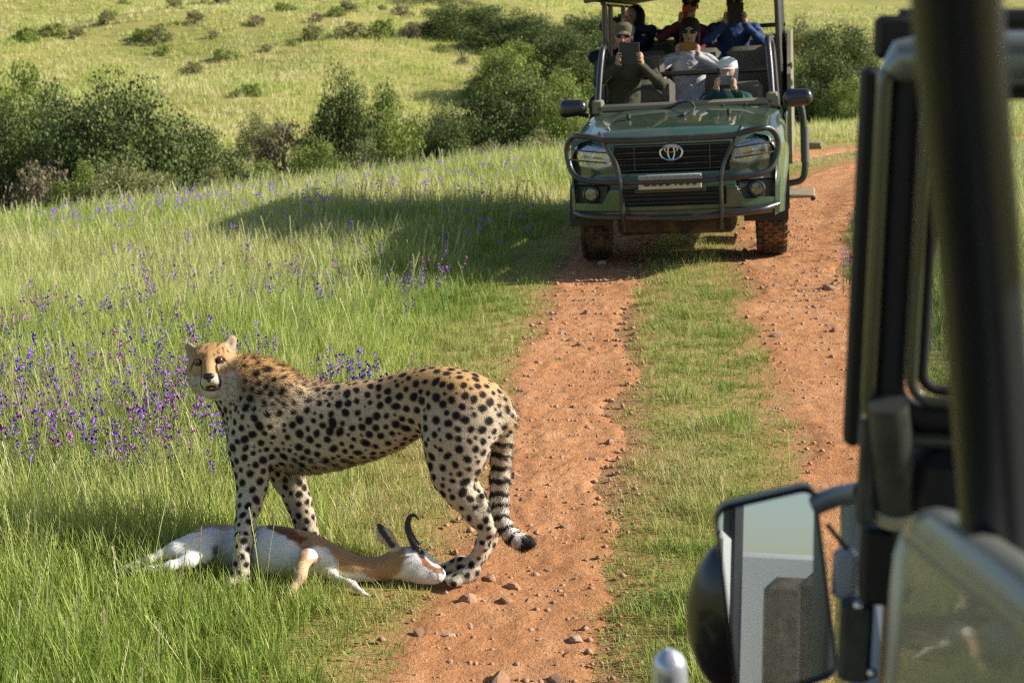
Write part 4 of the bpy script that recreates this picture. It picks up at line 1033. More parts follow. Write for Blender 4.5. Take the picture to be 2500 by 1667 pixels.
    MB().box((0, fy - .035, .772), (.50, .012, .022)).build('plate_light_bar', mat('worn_steel', (.25, .25, .24), .4, .7), T)
    bar([(-.40, fy + .02, .468), (0, fy, .455), (.42, fy + .02, .468), (.68, fy + .08, .487), (.82, fy + .22, .51)], .026, 'bumper_tube')
    bar([(-.40, fy + .02, .468), (-.68, fy + .08, .475), (-.81, fy + .22, .49)], .024, 'bumper_tube')
    # underside
    un = MB(); un.box((0, -.45, .36), (.95, .5, .16), bev=.03); un.build('skid_plate', mat('under_dark', (.018, .015, .013), .8, dirt=(.22, .12, .06), damt=.6), T)
    MB().tube([(-.72, 0, .40), (.72, 0, .40)], .05, 10).build('front_axle', mat('under_dark'), T); MB().ball((.12, 0, .38), (.15, .16, .14), 14).build('differential', mat('under_dark'), T)
    MB().tube([(-.72, 3.05, .40), (.72, 3.05, .40)], .05, 10).build('rear_axle', mat('under_dark'), T)
    for s in (-1, 1): MB().box((s * .42, 1.6, .47), (.09, 4.2, .14), bev=.01).build('chassis_rail', mat('under_dark'), T)
    # ---------------- wheels with tread blocks
    def wheel(x, y, turn=0.):
        w = empty('wheel', (x, y, .40), (0, 0, turn)); w.parent = T
        prof = [(.21, -.10), (.30, -.122), (.36, -.118), (.388, -.098), (.392, 0), (.388, .098), (.36, .118), (.30, .122), (.21, .10)]
        ty = MB().lathe(prof, (0, 0, 0), 'X', 44).build('tyre', RUBBER, w)
        tr = MB()
        for k in range(34):
            a = 2 * math.pi * k / 34
            for j, (xx, ww, of) in enumerate(((-.100, .034, 0), (-.058, .036, .09), (-.019, .034, 0), (.019, .034, .09), (.058, .036, 0), (.100, .034, .09))):
                an = a + of; M = Euler((an, 0, .18 if j % 2 else -.18)).to_matrix(); rr = .394 - (.006 if j in (0, 5) else 0); c = Euler((an, 0, 0)).to_matrix() @ Vector((xx, 0, rr)); tr.box(c, (ww, .052, .018), M)
        tr.build('tread', RUBBER, ty)
        sx = 1 if x > 0 else -1
        MB().lathe([(.215, -.09 * sx), (.205, .03 * sx), (.10, .05 * sx), (.06, .10 * sx), (.0, .10 * sx)], (0, 0, 0), 'X', 28).build('rim', mat('steel_rim', (.09, .09, .09), .5, .6, dirt=(.25, .13, .07), damt=.6), w)
    wheel(-.745, 0, R(4)); wheel(.745, 0, R(4)); wheel(-.745, 3.05); wheel(.745, 3.05)
    # ---------------- bonnet fittings: washer nozzles, aerial clip, wipers
    for x, y in ((-.42, -.10), (.42, -.10)): MB().box((x, y, 1.215), (.035, .05, .055), bev=.012).build('screen_rest', BLACKP, T)
    MB().tube([(-.03, -.12, 1.175), (.05, -.14, 1.21), (.06, -.10, 1.225)], .012, 8).box((.03, -.12, 1.19), (.09, .03, .02), bev=.006).build('bonnet_catch', BLACKP, T)
    MB().tube([tuple(p) for p in spline([(-.42, .44, 1.225), (-.20, .42, 1.235), (-.10, .40, 1.25), (-.02, .40, 1.285), (.07, .41, 1.285), (.10, .42, 1.235)], 6)], .010, 8).build('wiper_arm', BLACKP, T)
    for x in (.32, .52): MB().tube([(x, .43, 1.22), (x + .03, .42, 1.25)], .012, 8).build('wiper_boss', BLACKP, T)
    # ---------------- cowl, dash and folded screen base
    MB().box((0, .52, 1.255), (1.56, .06, .07), bev=.02).build('screen_base', KHAKI, T)
    MB().box((0, .75, 1.13), (1.44, .42, .22), bev=.05).build('dashboard', mat('dash_khaki', (.17, .14, .095), .7, var=.15, scale=25), T)
    for s in (-1, 1): MB().box((s * .765, .55, 1.27), (.10, .12, .13), bev=.015).build('screen_hinge', KHAKI, T)
    st = MB(); pts = [(-.38 + .19 * math.cos(2 * math.pi * k / 28), .86 + .06 * math.sin(2 * math.pi * k / 28), 1.235 + .18 * math.sin(2 * math.pi * k / 28) * .95) for k in range(29)]
    st.tube(pts, .014, 8, caps=False).tube([(-.55, .86, 1.22), (-.38, .84, 1.20), (-.21, .86, 1.22)], .012, 6); st.build('steering_wheel', BLACKP, T)
    # ---------------- side hoops at the screen
    for s in (-1, 1):
        P = [(s * .765, .56, 1.30), (s * .75, .66, 1.56), (s * .735, .74, 1.73), (s * .73, .82, 1.785), (s * .74, .98, 1.78), (s * .76, 1.06, 1.73), (s * .775, 1.08, 1.55), (s * .80, 1.08, 1.15)]
        MB().tube([tuple(p) for p in spline(P, 7)], .027, 12).build('screen_hoop', BLACKT, T)
    # door mirrors
    for s in (-1, 1):
        mb = MB(); M = Euler((0, 0, s * -.25)).to_matrix(); b = Blob()
        cx = s * .985; b.cap((cx - .065, .50, 1.255), (cx + .065, .50, 1.265), .062, .058, .03, (0, 1, 0), .8); b.cap((cx - .06, .50, 1.30), (cx + .06, .50, 1.30), .055, .05, .03, (0, 1, 0), .8)
        V, F = b.mesh(.008); mm = mk('door_mirror', mesh_np('door_mirror', V, F, True, [mat('mirror_black', (.016, .018, .024), .25, coat=.6)]), T)
        MB().tube([(s * .86, .56, 1.20), (cx - s * .05, .52, 1.22)], .02, 8).build('mirror_stalk', BLACKP, mm)
        MB().box((cx, .553, 1.28), (.15, .006, .12), bev=.002).build('mirror_glass', CHROME, mm)
    # ---------------- passenger tub: tall side walls, front bulkhead bar, tiers of seats
    for s in (-1, 1):
        poly = [(s * .885, 1.45, .62), (s * .885, 1.45, 1.45), (s * .885, 1.75, 1.60), (s * .885, 2.1, 1.83), (s * .885, 4.55, 1.86), (s * .885, 4.65, .70)]
        MB().prism(poly, (s * .035, 0, 0)).build('tub_side', KHAKI, T, smooth=False)
        for k in range(3): MB().ball((s * .925, 1.62 + .05 * k, 1.52 - .16 * k), (.012, .05, .035), 10).build('grab_cleat', BLACKT, T)
    # faded capitals along the side wall, seen almost edge on
    MB().box((0, 4.62, 1.30), (1.80, .03, 1.0)).build('tub_tailboard', KHAKI, T); MB().box((0, 3.0, .80), (1.74, 3.2, .04)).build('tub_floor', BLACKP, T)
    def seat(x, y, z, w=.48, hb=.62, name='seat'):
        e = empty(name, (x, y, z)); e.parent = T
        MB().box((0, 0, 0), (w, .48, .13), bev=.045).build('cushion', SEATM, e); MB().box((0, .27, hb / 2 + .02), (w * .96, .12, hb), Euler((-.12, 0, 0)).to_matrix(), .05).build('backrest', SEATM, e)
        return e
    a = seat(-.40, 1.25, .88, .50, .56); MB().box((0, .40, .70), (.27, .09, .20), bev=.04).build('headrest', SEATM, a)
    MB().tube([(-.06, .38, .55), (-.06, .40, .66)], .008, 6).build('headrest_post', CHROME, a)
    a = seat(.42, 1.25, .88, .50, .50)
    for x in (-.56, -.02, .52): seat(x, 2.35, 1.13, .50, .56)
    for x in (-.56, -.02, .52): seat(x, 3.5, 1.32, .50, .46)
    # cross bars
    for y, z, r in ((1.62, 1.50, .026), (4.5, 1.90, .024)):
        MB().tube([(-.84, y, z), (.84, y, z)], r, 10).build('cross_bar', BLACKT, T)
    MB().box((0, 1.70, .95), (1.7, .04, .32)).build('bulkhead', BLACKP, T)
    # cage posts and canopy
    for s in (-1, 1):
        for y in (1.55, 1.98, 3.05, 4.5): MB().tube([(s * .83, y, 1.2), (s * .80, y, 2.19)], .026, 10).build('cage_post', BLACKT, T)
        MB().tube([(s * .80, 1.45, 2.19), (s * .80, 4.65, 2.19)], .026, 10).build('roof_rail', BLACKT, T)
    def canopy(u, v):
        x = (u - .5) * 1.86; y = 1.22 + v * 3.6; return (x, y, 2.235 + .07 * (1 - (2 * u - 1) ** 2) - .02 * (1 if v in (0., 1.) else 0))
    cb = MB(); cb.grid(canopy, 17, 15); cb.grid(lambda u, v: tuple(np.array(canopy(u, v)) + (0, 0, .02)), 17, 15)
    cb.tube([canopy(k / 16, 0) for k in range(17)], .024, 8); cb.tube([canopy(0, k / 14) for k in range(15)], .022, 8); cb.tube([canopy(1, k / 14) for k in range(15)], .022, 8); cb.build('canopy_roof', CANVAS, T)
    # ---------------- side rails and steps
    for s in (1,):
        MB().tube([tuple(p) for p in spline([(s * .90, 1.05, 1.22), (s * 1.0, 1.10, 1.18), (s * 1.03, 1.12, .95), (s * 1.035, 1.12, .62), (s * 1.0, 1.12, .50), (s * .88, 1.12, .47)], 7)], .03, 12).build('step_rail', BLACKT, T)
        MB().tube([(s * 1.035, 1.12, .98), (s * 1.037, 1.12, .66)], .038, 12).build('rail_grip', mat('grey_sleeve', (.08, .08, .085), .6), T)
        MB().box((s * 1.12, 1.7, .77), (.14, .1, .05), bev=.01).tube([(s * 1.0, 1.7, .745), (s * 1.19, 1.7, .745)], .02, 8).build('fold_step', KHAKI, T)
        MB().box((s * 1.0, .95, .40), (.24, .55, .035), bev=.012).build('step_board', mat('step_wood', (.28, .22, .14), .8, var=.2, scale=10), T); MB().tube([(s * 1.10, .68, .375), (s * 1.10, 1.22, .375)], .022, 10).build('step_tube', BLACKT, T)
    for s in (-.745, .745):
        p = TRUCK_M @ Vector((s, 0, 0)); EXCL.append((p.x, p.y, .26))
build_truck()
# ================================================================== THE PASSENGERS
SKIN = (.46, .275, .195)
def person(label, head, d, dev, dev_wh, cols, name_dev, dev_label, dev_mat, lean=.0, small=1.0, grips=None, elbow=None, hood=False, hair=None, cap=None, shades=True, beanie=None, yaw=0., legs=True, cat='person', hood_col=None, one_hand=False, sh=.185, fwd=.34):
    """head, dev: photograph pixels of face centre and of the held device; d distance; cols = (top, trousers)"""
    top, trs = cols; k = small; H = Vector(pix(*head, d)); Dv = Vector(pix(*dev, d - fwd)) if dev else None
    f = Vector((math.sin(yaw) * 1., -math.cos(yaw), 0)); right = Vector((math.cos(yaw), math.sin(yaw), 0)); U = Vector((0, 0, 1)); B = Blob()
    def c(a, b, ra, rb=None, kk=.03, n=None, fl=1., tg=0): B.cap(a, b, ra * k, None if rb is None else rb * k, kk * k, n, fl, tg)
    neck = H - U * .155 * k - f * .015; chest = H - U * .36 * k - f * (.02 + lean); waist = H - U * .56 * k - f * (.05 + lean); pel = H - U * .68 * k - f * (.05 + lean)
    # trunk
    c(neck - U * .075 * k, chest, .085, .150, .06, f, .72, 0); c(chest, waist, .155, .140, .06, f, .78, 0); c(waist, pel, .142, .155, .06, f, .85, 0)
    c(neck - U * .10 * k - right * .12 * k, neck - U * .10 * k + right * .12 * k, .072, None, .05, f, .85, 0)
    c(neck - U * .03 * k, H - U * .06 * k, .050, .052, .02, None, 1, 2)
    # head: skull, face, jaw, nose, ears
    c(H + U * .035 * k - f * .02 * k, H + U * .03 * k + f * .01 * k, .088, .084, .03, right, .86, 3); c(H - U * .01 * k + f * .02 * k, H - U * .065 * k + f * .03 * k, .070, .046, .03, right, .92, 3)
    c(H + f * .083 * k + U * .005 * k, H + f * .103 * k - U * .030 * k, .010, .014, .012, None, 1, 3)
    for s in (-1, 1): c(H + right * s * .076 * k - f * .01 * k + U * .012 * k, H + right * s * .078 * k - f * .012 * k - U * .025 * k, .017, .012, .008, right, .5, 3)
    # arms to the device
    if Dv is not None:
        hw = dev_wh[0] / 2
        for s in (-1, 1):
            sp = neck - U * .105 * k + right * s * sh * k
            g = Dv + right * s * (hw + .002) - U * dev_wh[1] * .12 if not grips else Vector(pix(*grips[0 if s < 0 else 1], d - fwd + .02))
            wr = g - U * .085 * k + right * s * .012 - f * .03 * k
            L1 = .29 * k; L2 = .25 * k; v = wr - sp; dist = min(v.length, L1 + L2 - .01); a = (L1 * L1 - L2 * L2 + dist * dist) / (2 * dist); hh = math.sqrt(max(.0, L1 * L1 - a * a)); vd = v.normalized(); pole = (-U * .8 + right * s * .65) if not elbow else (Vector((0, 0, elbow[1])) + right * s * elbow[0]); pole = (pole - vd * pole.dot(vd)).normalized(); el = sp + vd * a + pole * hh
            c(sp, el, .064, .052, .04, None, 1, 1); c(el, wr - (wr - el).normalized() * .01, .051, .037, .025, None, 1, 1)
            # hand: palm beside the device, four fingers behind it, thumb on the near side
            pm = g + right * s * .018 * k - U * .012; c(wr, wr + (pm - wr) * .4, .026, .026, .015, None, 1, 2); c(wr + (pm - wr) * .35, pm, .030, .034, .012, right, .55, 2)
            for q in range(4):
                b0 = pm + U * (.030 - .021 * q) * k + f * .012; m_ = b0 + f * .024 * k - right * s * (.006) * k + U * .006; e_ = m_ - right * s * (.032 - .003 * abs(q - 1)) * k + f * .004; B.cap(b0, m_, .0098 * k, .0092 * k, .004, None, 1, 2); B.cap(m_, e_, .0092 * k, .0078 * k, .003, None, 1, 2)
            t0 = pm - U * .018 * k - f * .012; t1 = t0 + U * .030 * k - right * s * .014 * k - f * .010; B.cap(t0, t1, .012 * k, .0105 * k, .005, None, 1, 2); B.cap(t1, t1 + U * .022 * k - right * s * .012 * k, .0105 * k, .0085 * k, .004, None, 1, 2)
    # legs, sitting
    if legs:
        for s in (-1, 1):
            h0 = pel + right * s * .085 * k - U * .05 * k; kn = h0 + f * .40 * k + right * s * .03 * k + U * .03; c(h0, kn, .088, .062, .04, None, 1, 4); an = kn - U * .40 * k + f * .04; c(kn, an, .060, .042, .03, None, 1, 4); c(an, an + f * .14 * k - U * .03, .040, .034, .02, None, 1, 5)
    if hood:
        c(H + U * .03 * k - f * .045 * k, H - U * .10 * k - f * .05 * k, .112, .105, .03, right, .92, 6)
    V, F = B.mesh(.0094 * max(k, .9)); V = smooth_mesh(V, F, 1, .4); tg = B.tags(V); n = len(V)
    pal = {0: top, 1: top, 2: SKIN, 3: SKIN, 4: trs, 5: (.06, .045, .035), 6: hood_col or top}; C = np.array([pal[t] for t in tg])
    # folds in the cloth are relief, faces get brows and lips
    hl = V - np.array(H); fx, fz, fo = hl @ np.array(right), hl[:, 2], hl @ np.array(f); hm = tg == 3
    C[hm & (np.hypot(fx / 1.7, fz + .052 * k) < .010 * k) & (fo > .04)] = (.28, .11, .09)
    for s in (-1, 1): C[hm & (np.hypot((fx - s * .032 * k) / 2.4, fz - .030 * k) < .0055 * k) & (fo > .04)] = (.07, .045, .03)
    cl = np.isin(tg, (0, 1, 4)); C = C * (.92 + .16 * fbm(V * 28, 3, 3))[:, None]
    Nn = vnormals(V, F); V = V + Nn * (cl * (fbm(V * np.array([14, 14, 22]), 3, 8) - .5) * .022 * k)[:, None]
    C[hm] = C[hm] * .98
    me = mesh_np('person', V, F, True, [vcol_mat('cloth_and_skin', .75, bump=.25, bscale=320)]); set_col(me, C)
    o = tag(mk('person', me), label, cat, 'passengers in the open safari truck')
    Mh = Matrix((right, f, U)).transposed()
    if hair:
        MB().ball(H + U * .045 * k - f * .022 * k, (.090 * k, .100 * k, .088 * k), 20, Mh).build('hair', mat('hair_%s' % hair, {'dark': (.018, .013, .010), 'grey': (.2, .19, .18)}[hair], .7, var=.4, scale=70, bump=.6), o)
    if beanie:
        b = MB(); b.lathe([(.100 * k, -.02 * k), (.101 * k, .02 * k), (.092 * k, .07 * k), (.065 * k, .105 * k), (.0, .122 * k)], H + U * .038 * k - f * .012 * k, 'Z', 24); b.build('beanie', mat('black_knit', beanie, .9, bump=.6, scale=120), o)
        for s in (-1, 1): MB().ball(H + right * s * .082 * k - U * .04 * k - f * .02 * k, (.022 * k, .05 * k, .085 * k), 12, Mh).build('hair', mat('hair_dark', (.018, .013, .010), .7), o)
    if cap:
        cc, bc = cap; cm = mat('cap_%02d' % int(cc[0] * 99), cc, .85, var=.15, scale=40); b = MB(); b.lathe([(.095 * k, -.005), (.097 * k, .02 * k), (.088 * k, .065 * k), (.055 * k, .095 * k), (.0, .104 * k)], H + U * .042 * k - f * .008 * k, 'Z', 24); cp = b.build('cap', cm, o)
        pk = MB(); rows = []
        for q in range(9):
            a = math.pi * (.12 + .76 * q / 8); x = math.cos(a) * .082 * k; y0 = math.sin(a) * .072 * k; rows.append((x, y0))
        P = [H + right * x + f * (y0 + .005) + U * .040 * k for x, y0 in rows] + [H + right * x * .95 + f * (y0 + .062 * k * math.sin(math.pi * (.12 + .76 * q / 8))) + U * .028 * k for q, (x, y0) in enumerate(rows)]
        pk.add(P + [p + U * .006 for p in P], [(i, i + 1, 10 + i, 9 + i) for i in range(8)] + [(18 + i, 27 + i, 28 + i, 19 + i) for i in range(8)] + [(9 + i, 10 + i, 28 + i, 27 + i) for i in range(8)]); pk.build('peak', mat('cappeak_%02d' % int(bc[0] * 99), bc, .8), cp)
    if hood:
        pass
    if shades:
        b = MB()
        for s in (-1, 1): b.ball(H + right * s * .033 * k + f * .088 * k + U * .016 * k, (.035 * k, .012 * k, .023 * k), 14, Mh)
        b.tube([H + right * -.08 * k + f * .0 + U * .02 * k, H + right * -.062 * k + f * .078 * k + U * .02 * k, H + f * .094 * k + U * .02 * k, H + right * .062 * k + f * .078 * k + U * .02 * k, H + right * .08 * k + U * .02 * k], .004, 6); b.build('sunglasses', mat('dark_lens', (.006, .006, .007), .35), o)
    else:
        for s in (-1, 1): MB().ball(H + right * s * .031 * k + f * .077 * k + U * .014 * k, .0115 * k, 10).build('eye', mat('person_eye', (.05, .035, .03), .3), o)
    if Dv is not None:
        w, h = dev_wh; b = MB().box((0, 0, 0), (w, .010, h), bev=.004); dv = b.build(name_dev, dev_mat, None); dv.location = Dv; dv.rotation_euler = (R(6), 0, yaw)
        MB().lathe([(.008, 0), (.006, -.003), (0, -.003)], (w * .36, -.0045, h * .36), 'Y', 14).build('camera_lens', mat('device_lens', (.02, .02, .025), .1, coat=.6), dv)
        MB().box((0, .0058, 0), (w * .94, .001, h * .92)).build('screen', mat('screen_glass', (.03, .035, .04), .1), dv)
        tag(dv, dev_label, name_dev)
    return o
def build_people():
    D1 = mat('dark_tablet_case', (.030, .034, .036), .5); D2 = mat('gold_phone_case', (.34, .20, .035), .35, .5); D3 = mat('red_phone_case', (.55, .05, .03), .45); D4 = mat('black_tablet_case', (.008, .008, .009), .55); D5 = mat('blue_grey_phone_case', (.14, .165, .19), .4); D6 = mat('black_camera_body', (.012, .012, .012), .5)
    y = -.20
    person('person in olive jacket and olive cap at the wheel, holding a grey tablet', (1524, 92), 13.85, (1536, 131), (.185, .195), ((.050, .050, .030), (.08, .07, .045)), 'tablet', 'dark grey tablet held up by the person at the steering wheel', D1, cap=((.10, .09, .05), (.10, .09, .05)), yaw=y, sh=.215, grips=((1513, 137), (1561, 136)), elbow=(.8, -.8))
    person('person in teal jacket, dark hood and white cap on the low front seat', (1776, 176), 13.45, (1771, 196), (.125, .085), ((.020, .065, .060), (.03, .035, .045)), 'phone', 'blue grey phone held by the hooded person in teal', D5, cap=((.62, .62, .60), (.45, .47, .50)), hood=True, hood_col=(.035, .04, .05), yaw=y, small=.92, shades=False, sh=.19, fwd=.36)
    person('person in pale grey sweater and black beanie in the middle row, holding a gold phone', (1684, 82), 14.75, (1679, 114), (.165, .078), ((.50, .50, .52), (.56, .56, .57)), 'phone', 'gold phone held sideways by the person in the pale sweater', D2, beanie=(.010, .010, .011), yaw=y, elbow=(1.0, -.55), sh=.19)
    person('person in black jacket with dark hair behind the person at the wheel', (1496, 76), 15.0, (1606, 172), (.10, .06), ((.012, .012, .015), (.02, .02, .022)), 'camera', 'small black camera held low by the person in the black jacket', D6, hair='dark', yaw=y, shades=False, elbow=(.6, -.8), fwd=.42, grips=((1590, 160), (1618, 184)))
    person('person in dark navy hooded jacket in the back row behind the canopy posts', (1545, 46), 16.1, (1518, 44), (.10, .08), ((.012, .018, .040), (.02, .02, .03)), 'camera', 'black camera raised by the person in dark navy beside the canopy posts', D6, hood=True, hood_col=(.012, .018, .040), yaw=y - .5, shades=False, elbow=(1., .2), fwd=.30)
    person('person in maroon sweater and dark cap in the back row, holding a red phone', (1686, 16), 15.95, (1674, 32), (.075, .15), ((.135, .028, .045), (.04, .04, .05)), 'phone', 'red phone held upright by the person in maroon', D3, cap=((.03, .022, .02), (.03, .022, .02)), yaw=y, sh=.22, elbow=(1.0, -.7))
    person('person in blue sweater in the back row, face hidden by a black tablet', (1793, 8), 15.65, (1795, 31), (.165, .195), ((.035, .068, .17), (.04, .05, .08)), 'tablet', 'black tablet held before the face of the person in the blue sweater', D4, hair='dark', yaw=y, sh=.215, elbow=(.8, -.9))
build_people()
# ================================================================== THE VEHICLE THE PICTURE IS TAKEN FROM
def build_own():
    h = Vector((.196, .98, 0)).normalized(); r = Vector((h.y, -h.x, 0)); O = Vector((.366, 1.5, 0)); U = Vector((0, 0, 1))
    def W(s, q, z): return O + h * s + r * q + U * z          # s ahead, q to the vehicle's right, z up
    Mv = Matrix((r, h, U)).transposed()
    T = empty('open_vehicle', W(-1, .9, 0)); tag(T, 'open white vehicle with thick dark roll bar, windscreen frame and black door mirror', 'vehicle')
    inv = T.matrix_world.inverted() if False else Matrix.Translation(-T.location)
    def put(b, name, m, parent=None, auto=35):
        if parent is None: b.v = [tuple(inv @ Vector(p)) for p in b.v]; return b.build(name, m, T, auto=auto)
        b.v = [tuple(inv @ Vector(p)) for p in b.v]; return b.build(name, m, parent, auto=auto)
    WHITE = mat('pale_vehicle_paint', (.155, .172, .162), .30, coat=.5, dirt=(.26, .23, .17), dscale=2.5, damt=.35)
    SIDE = mat('white_body_paint', (.48, .50, .49), .35, coat=.4)
    FRAME = mat('screen_frame_paint', (.055, .058, .040), .25, .1, coat=.8)
    NAVY = mat('roll_bar_paint', (.006, .009, .016), .42, coat=.12)
    BLK = mat('matt_black', (.008, .008, .009), .55); RUB = mat('screen_rubber', (.010, .010, .010), .7); GRY = mat('dusty_grey_metal', (.055, .058, .055), .45, .3, dirt=(.19, .17, .13), dscale=14, damt=.5)
    P = lambda x, y, d: Vector(pix(x, y, d))
    # roll bar
    put(MB().tube([tuple(p) for p in spline([P(2310, -420, .86), P(2335, 0, .90), P(2362, 330, .93), P(2398, 720, .98), P(2432, 1250, 1.04), P(2452, 1700, 1.08), P(2460, 2300, 1.12)], 8)], .0268, 28), 'roll_bar', NAVY)
    # windscreen frame: rounded loop
    def loop(q0, q1, z0, z1, rad, n=7):
        pts = []
        for (cq, cz, a0) in ((q1 - rad, z1 - rad, 0), (q0 + rad, z1 - rad, 90), (q0 + rad, z0 + rad, 180), (q1 - rad, z0 + rad, 270)):
            for k in range(n): a = R(a0 + 90 * k / (n - 1)); pts.append((cq + rad * math.cos(a), cz + rad * math.sin(a)))
        return pts + pts[:1]
    def rail(dq, rr, name, m, flat=1.0, rad=.05, ds=0.):
        L = loop(dq, 1.46 - dq, 1.565 + dq, 1.992 - dq, max(rad - dq * .5, .02)); return put(MB().tube([W(ds, a, b) for a, b in L], rr, 14, caps=False, flat=flat), name, m)
    rail(.008, .0085, 'screen_frame', FRAME); rail(.029, .0165, 'screen_seal', RUB, ds=.012, flat=.9); rail(.050, .006, 'inner_rail', FRAME, ds=-.004); rail(.061, .006, 'glazing_bead', RUB, ds=.004)
    put(MB().tube([W(-.004, .012, 1.950), W(-.004, .022, 1.962), W(-.004, .05, 1.966), W(-.004, 1.41, 1.966), W(-.004, 1.45, 1.95)], [.012, .022, .026, .026, .012], 16), 'header_tube', mat('header_paint', (.20, .215, .20), .22, .2, coat=1.0))
    L = loop(.066, 1.46 - .066, 1.631, 1.926, .03)[:-1]; put(MB().add([W(.004, a, b) for a, b in L], [tuple(range(len(L)))]), 'windscreen_glass', glass_mat('screen_glass_clear', (.86, .90, .86), .02, .25))
    put(MB().box(W(.045, -.005, 1.755), (.020, .05, .40), Mv, .005), 'hinge_strip', BLK)
    put(MB().box(W(.06, .028, 1.985), (.062, .05, .045), Mv, .006), 'canopy_clip', BLK); put(MB().tube([W(.05, .02, 2.003), W(.05, 1.44, 2.003)], .011, 8), 'header_rail', BLK)
    put(MB().box(W(.06, .75, 1.525), (1.40, .16, .085), Mv, .02), 'dash_top', BLK)
    # bonnet and wing
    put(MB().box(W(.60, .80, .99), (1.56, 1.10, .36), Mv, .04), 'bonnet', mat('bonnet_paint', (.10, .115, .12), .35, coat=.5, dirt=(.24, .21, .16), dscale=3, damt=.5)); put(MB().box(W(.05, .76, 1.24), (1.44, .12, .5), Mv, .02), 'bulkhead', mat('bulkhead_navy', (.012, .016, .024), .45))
    # snorkel-like stand pipe with its lip, bracket plates, black box
    put(MB().tube([P(2168, 985, 1.47), P(2182, 1130, 1.485), P(2190, 1236, 1.50)], [.0205, .0215, .0225], 18), 'stand_pipe', GRY)
    put(MB().tube([P(2187, 1232, 1.50), P(2188, 1262, 1.505)], [.0242, .0236], 18), 'pipe_collar', mat('cream_collar', (.52, .45, .32), .5))
    put(MB().box(P(2117, 1150, 1.50), (.019, .02, .115), Mv, .004), 'bracket_plate', GRY); put(MB().box(P(2158, 1365, 1.53), (.052, .06, .088), Mv, .006), 'battery_box', BLK)
    put(MB().box(P(2062, 1400, 1.60), (.028, .02, .060), Mv, .006), 'bracket_face', mat('pale_bracket', (.45, .48, .52), .35)); put(MB().box(P(2088, 1560, 1.55), (.036, .03, .095), Mv, .005), 'bracket_post', GRY)
    for x, y in ((2097, 1478, ), (2129, 1642)): put(MB().ball(P(x, y, 1.52), .006, 12), 'bolt', CHROME)
    put(MB().tube([P(1988, 1232, 1.62), P(2040, 1212, 1.61), P(2105, 1200, 1.57)], .0125, 14), 'mirror_arm', mat('grey_blue_arm', (.13, .15, .19), .35, coat=.4)); put(MB().tube([P(2020, 1280, 1.6), P(2060, 1330, 1.6), P(2075, 1345, 1.6)], .0028, 8), 'cable', BLK)
    # door: rounded top edge, shade side towards us
    A, B_ = P(2282, 1226, 1.16), P(2640, 1462, .80); dv = (B_ - A); fwd = dv.normalized(); out = fwd.cross(U).normalized(); d = MB(); sec = []
    for k in range(9): a = math.pi * k / 8; sec.append((math.cos(a) * .030, math.sin(a) * .030))
    def sect(p): return [p + out * .030 - U * 1.0] + [p + out * x + U * (z - .03) for x, z in sec] + [p - out * .030 - U * 1.0]
    rows = [sect(A + fwd * t - U * dz) for t, dz in ((-.012, .05), (-.004, .016), (.012, .002), (.05, 0), (.25, 0), (dv.length, 0), (dv.length + .6, 0))]; n = len(rows[0])
    d.add([p for q in rows for p in q], [(i * n + j, i * n + j + 1, (i + 1) * n + j + 1, (i + 1) * n + j) for i in range(len(rows) - 1) for j in range(n - 1)] + [tuple(range(n - 1, -1, -1))]); put(d, 'door', WHITE, auto=70)
    # body side and canopy behind the viewer (what the mirror sees)
    put(MB().box(W(-2.85, -.01, 1.12), (.05, 2.3, .80), Mv, .02), 'tub_side', SIDE); put(MB().box(W(-2.9, 1.60, 1.16), (.05, 2.3, .80), Mv, .02), 'tub_side', SIDE); put(MB().box(W(-4.05, .80, 1.16), (1.6, .05, .80), Mv, .02), 'tub_tailboard', SIDE)
    put(MB().box(W(-2.1, .80, 2.78), (1.75, 3.9, .05), Mv, .02), 'canopy_roof', CANVAS); put(MB().box(W(-1.9, .80, .70), (1.5, 4.2, .06), Mv, .02), 'floor_pan', BLK)
    for s in (-2.1, -4.0):
        for q in (.05, 1.55): put(MB().tube([W(s, q, 1.0), W(s, q, 2.77)], .027, 10), 'cage_post', NAVY)
    for s in (-2.3, -3.2): put(MB().box(W(s, .85, 1.20), (1.2, .14, .5), Mv, .04), 'bench_backrest', SEATM)
    for s in (1.2, -2.9):
        for q in (.1, 1.5): put(MB().lathe([(.22, -.1), (.36, -.11), (.385, -.08), (.385, .08), (.36, .11), (.22, .1)], W(s, q + (.06 if q < 1 else -.06), .385), 'X', 30, Mv @ Matrix.Rotation(R(90), 3, 'Y')), 'wheel', RUBBER)
    # door mirror
    # the glass is turned so that it looks back along the body side: its normal halves the angle between sight line and that way
    cen = P(1895, 1447, 1.60); sight = (cen - Vector((0, 0, CAM_H))).normalized(); back = Vector((-.085, -.99, .012)).normalized(); mn = (back - sight).normalized()
    def on_glass(x, y): dd = P(x, y, 1.0) - Vector((0, 0, CAM_H)); return Vector((0, 0, CAM_H)) + dd * ((cen - Vector((0, 0, CAM_H))).dot(mn) / dd.dot(mn))
    C4 = [on_glass(1742, 1238), on_glass(1990, 1180), on_glass(2048, 1648), on_glass(1800, 1722)]
    nrm = (C4[1] - C4[0]).cross(C4[2] - C4[0]).normalized(); nrm = nrm if nrm.y < 0 else -nrm
    def rounded(cs, f, rad):
        c = sum(cs, Vector()) / 4; cs = [c + (p - c) * f for p in cs]; out_ = []
        for i in range(4):
            p, a, b = cs[i], cs[i - 1], cs[(i + 1) % 4]; da, db = (a - p).normalized() * rad, (b - p).normalized() * rad
            for k in range(6): t = k / 5; out_.append((p + da) * (1 - t) ** 2 + p * 2 * t * (1 - t) + (p + db) * t * t)
        return out_
    g = rounded(C4, .94, .016); o1 = rounded(C4, 1.0, .020); o2 = rounded(C4, 1.02, .020); o3 = rounded(C4, .97, .03); n = len(g)
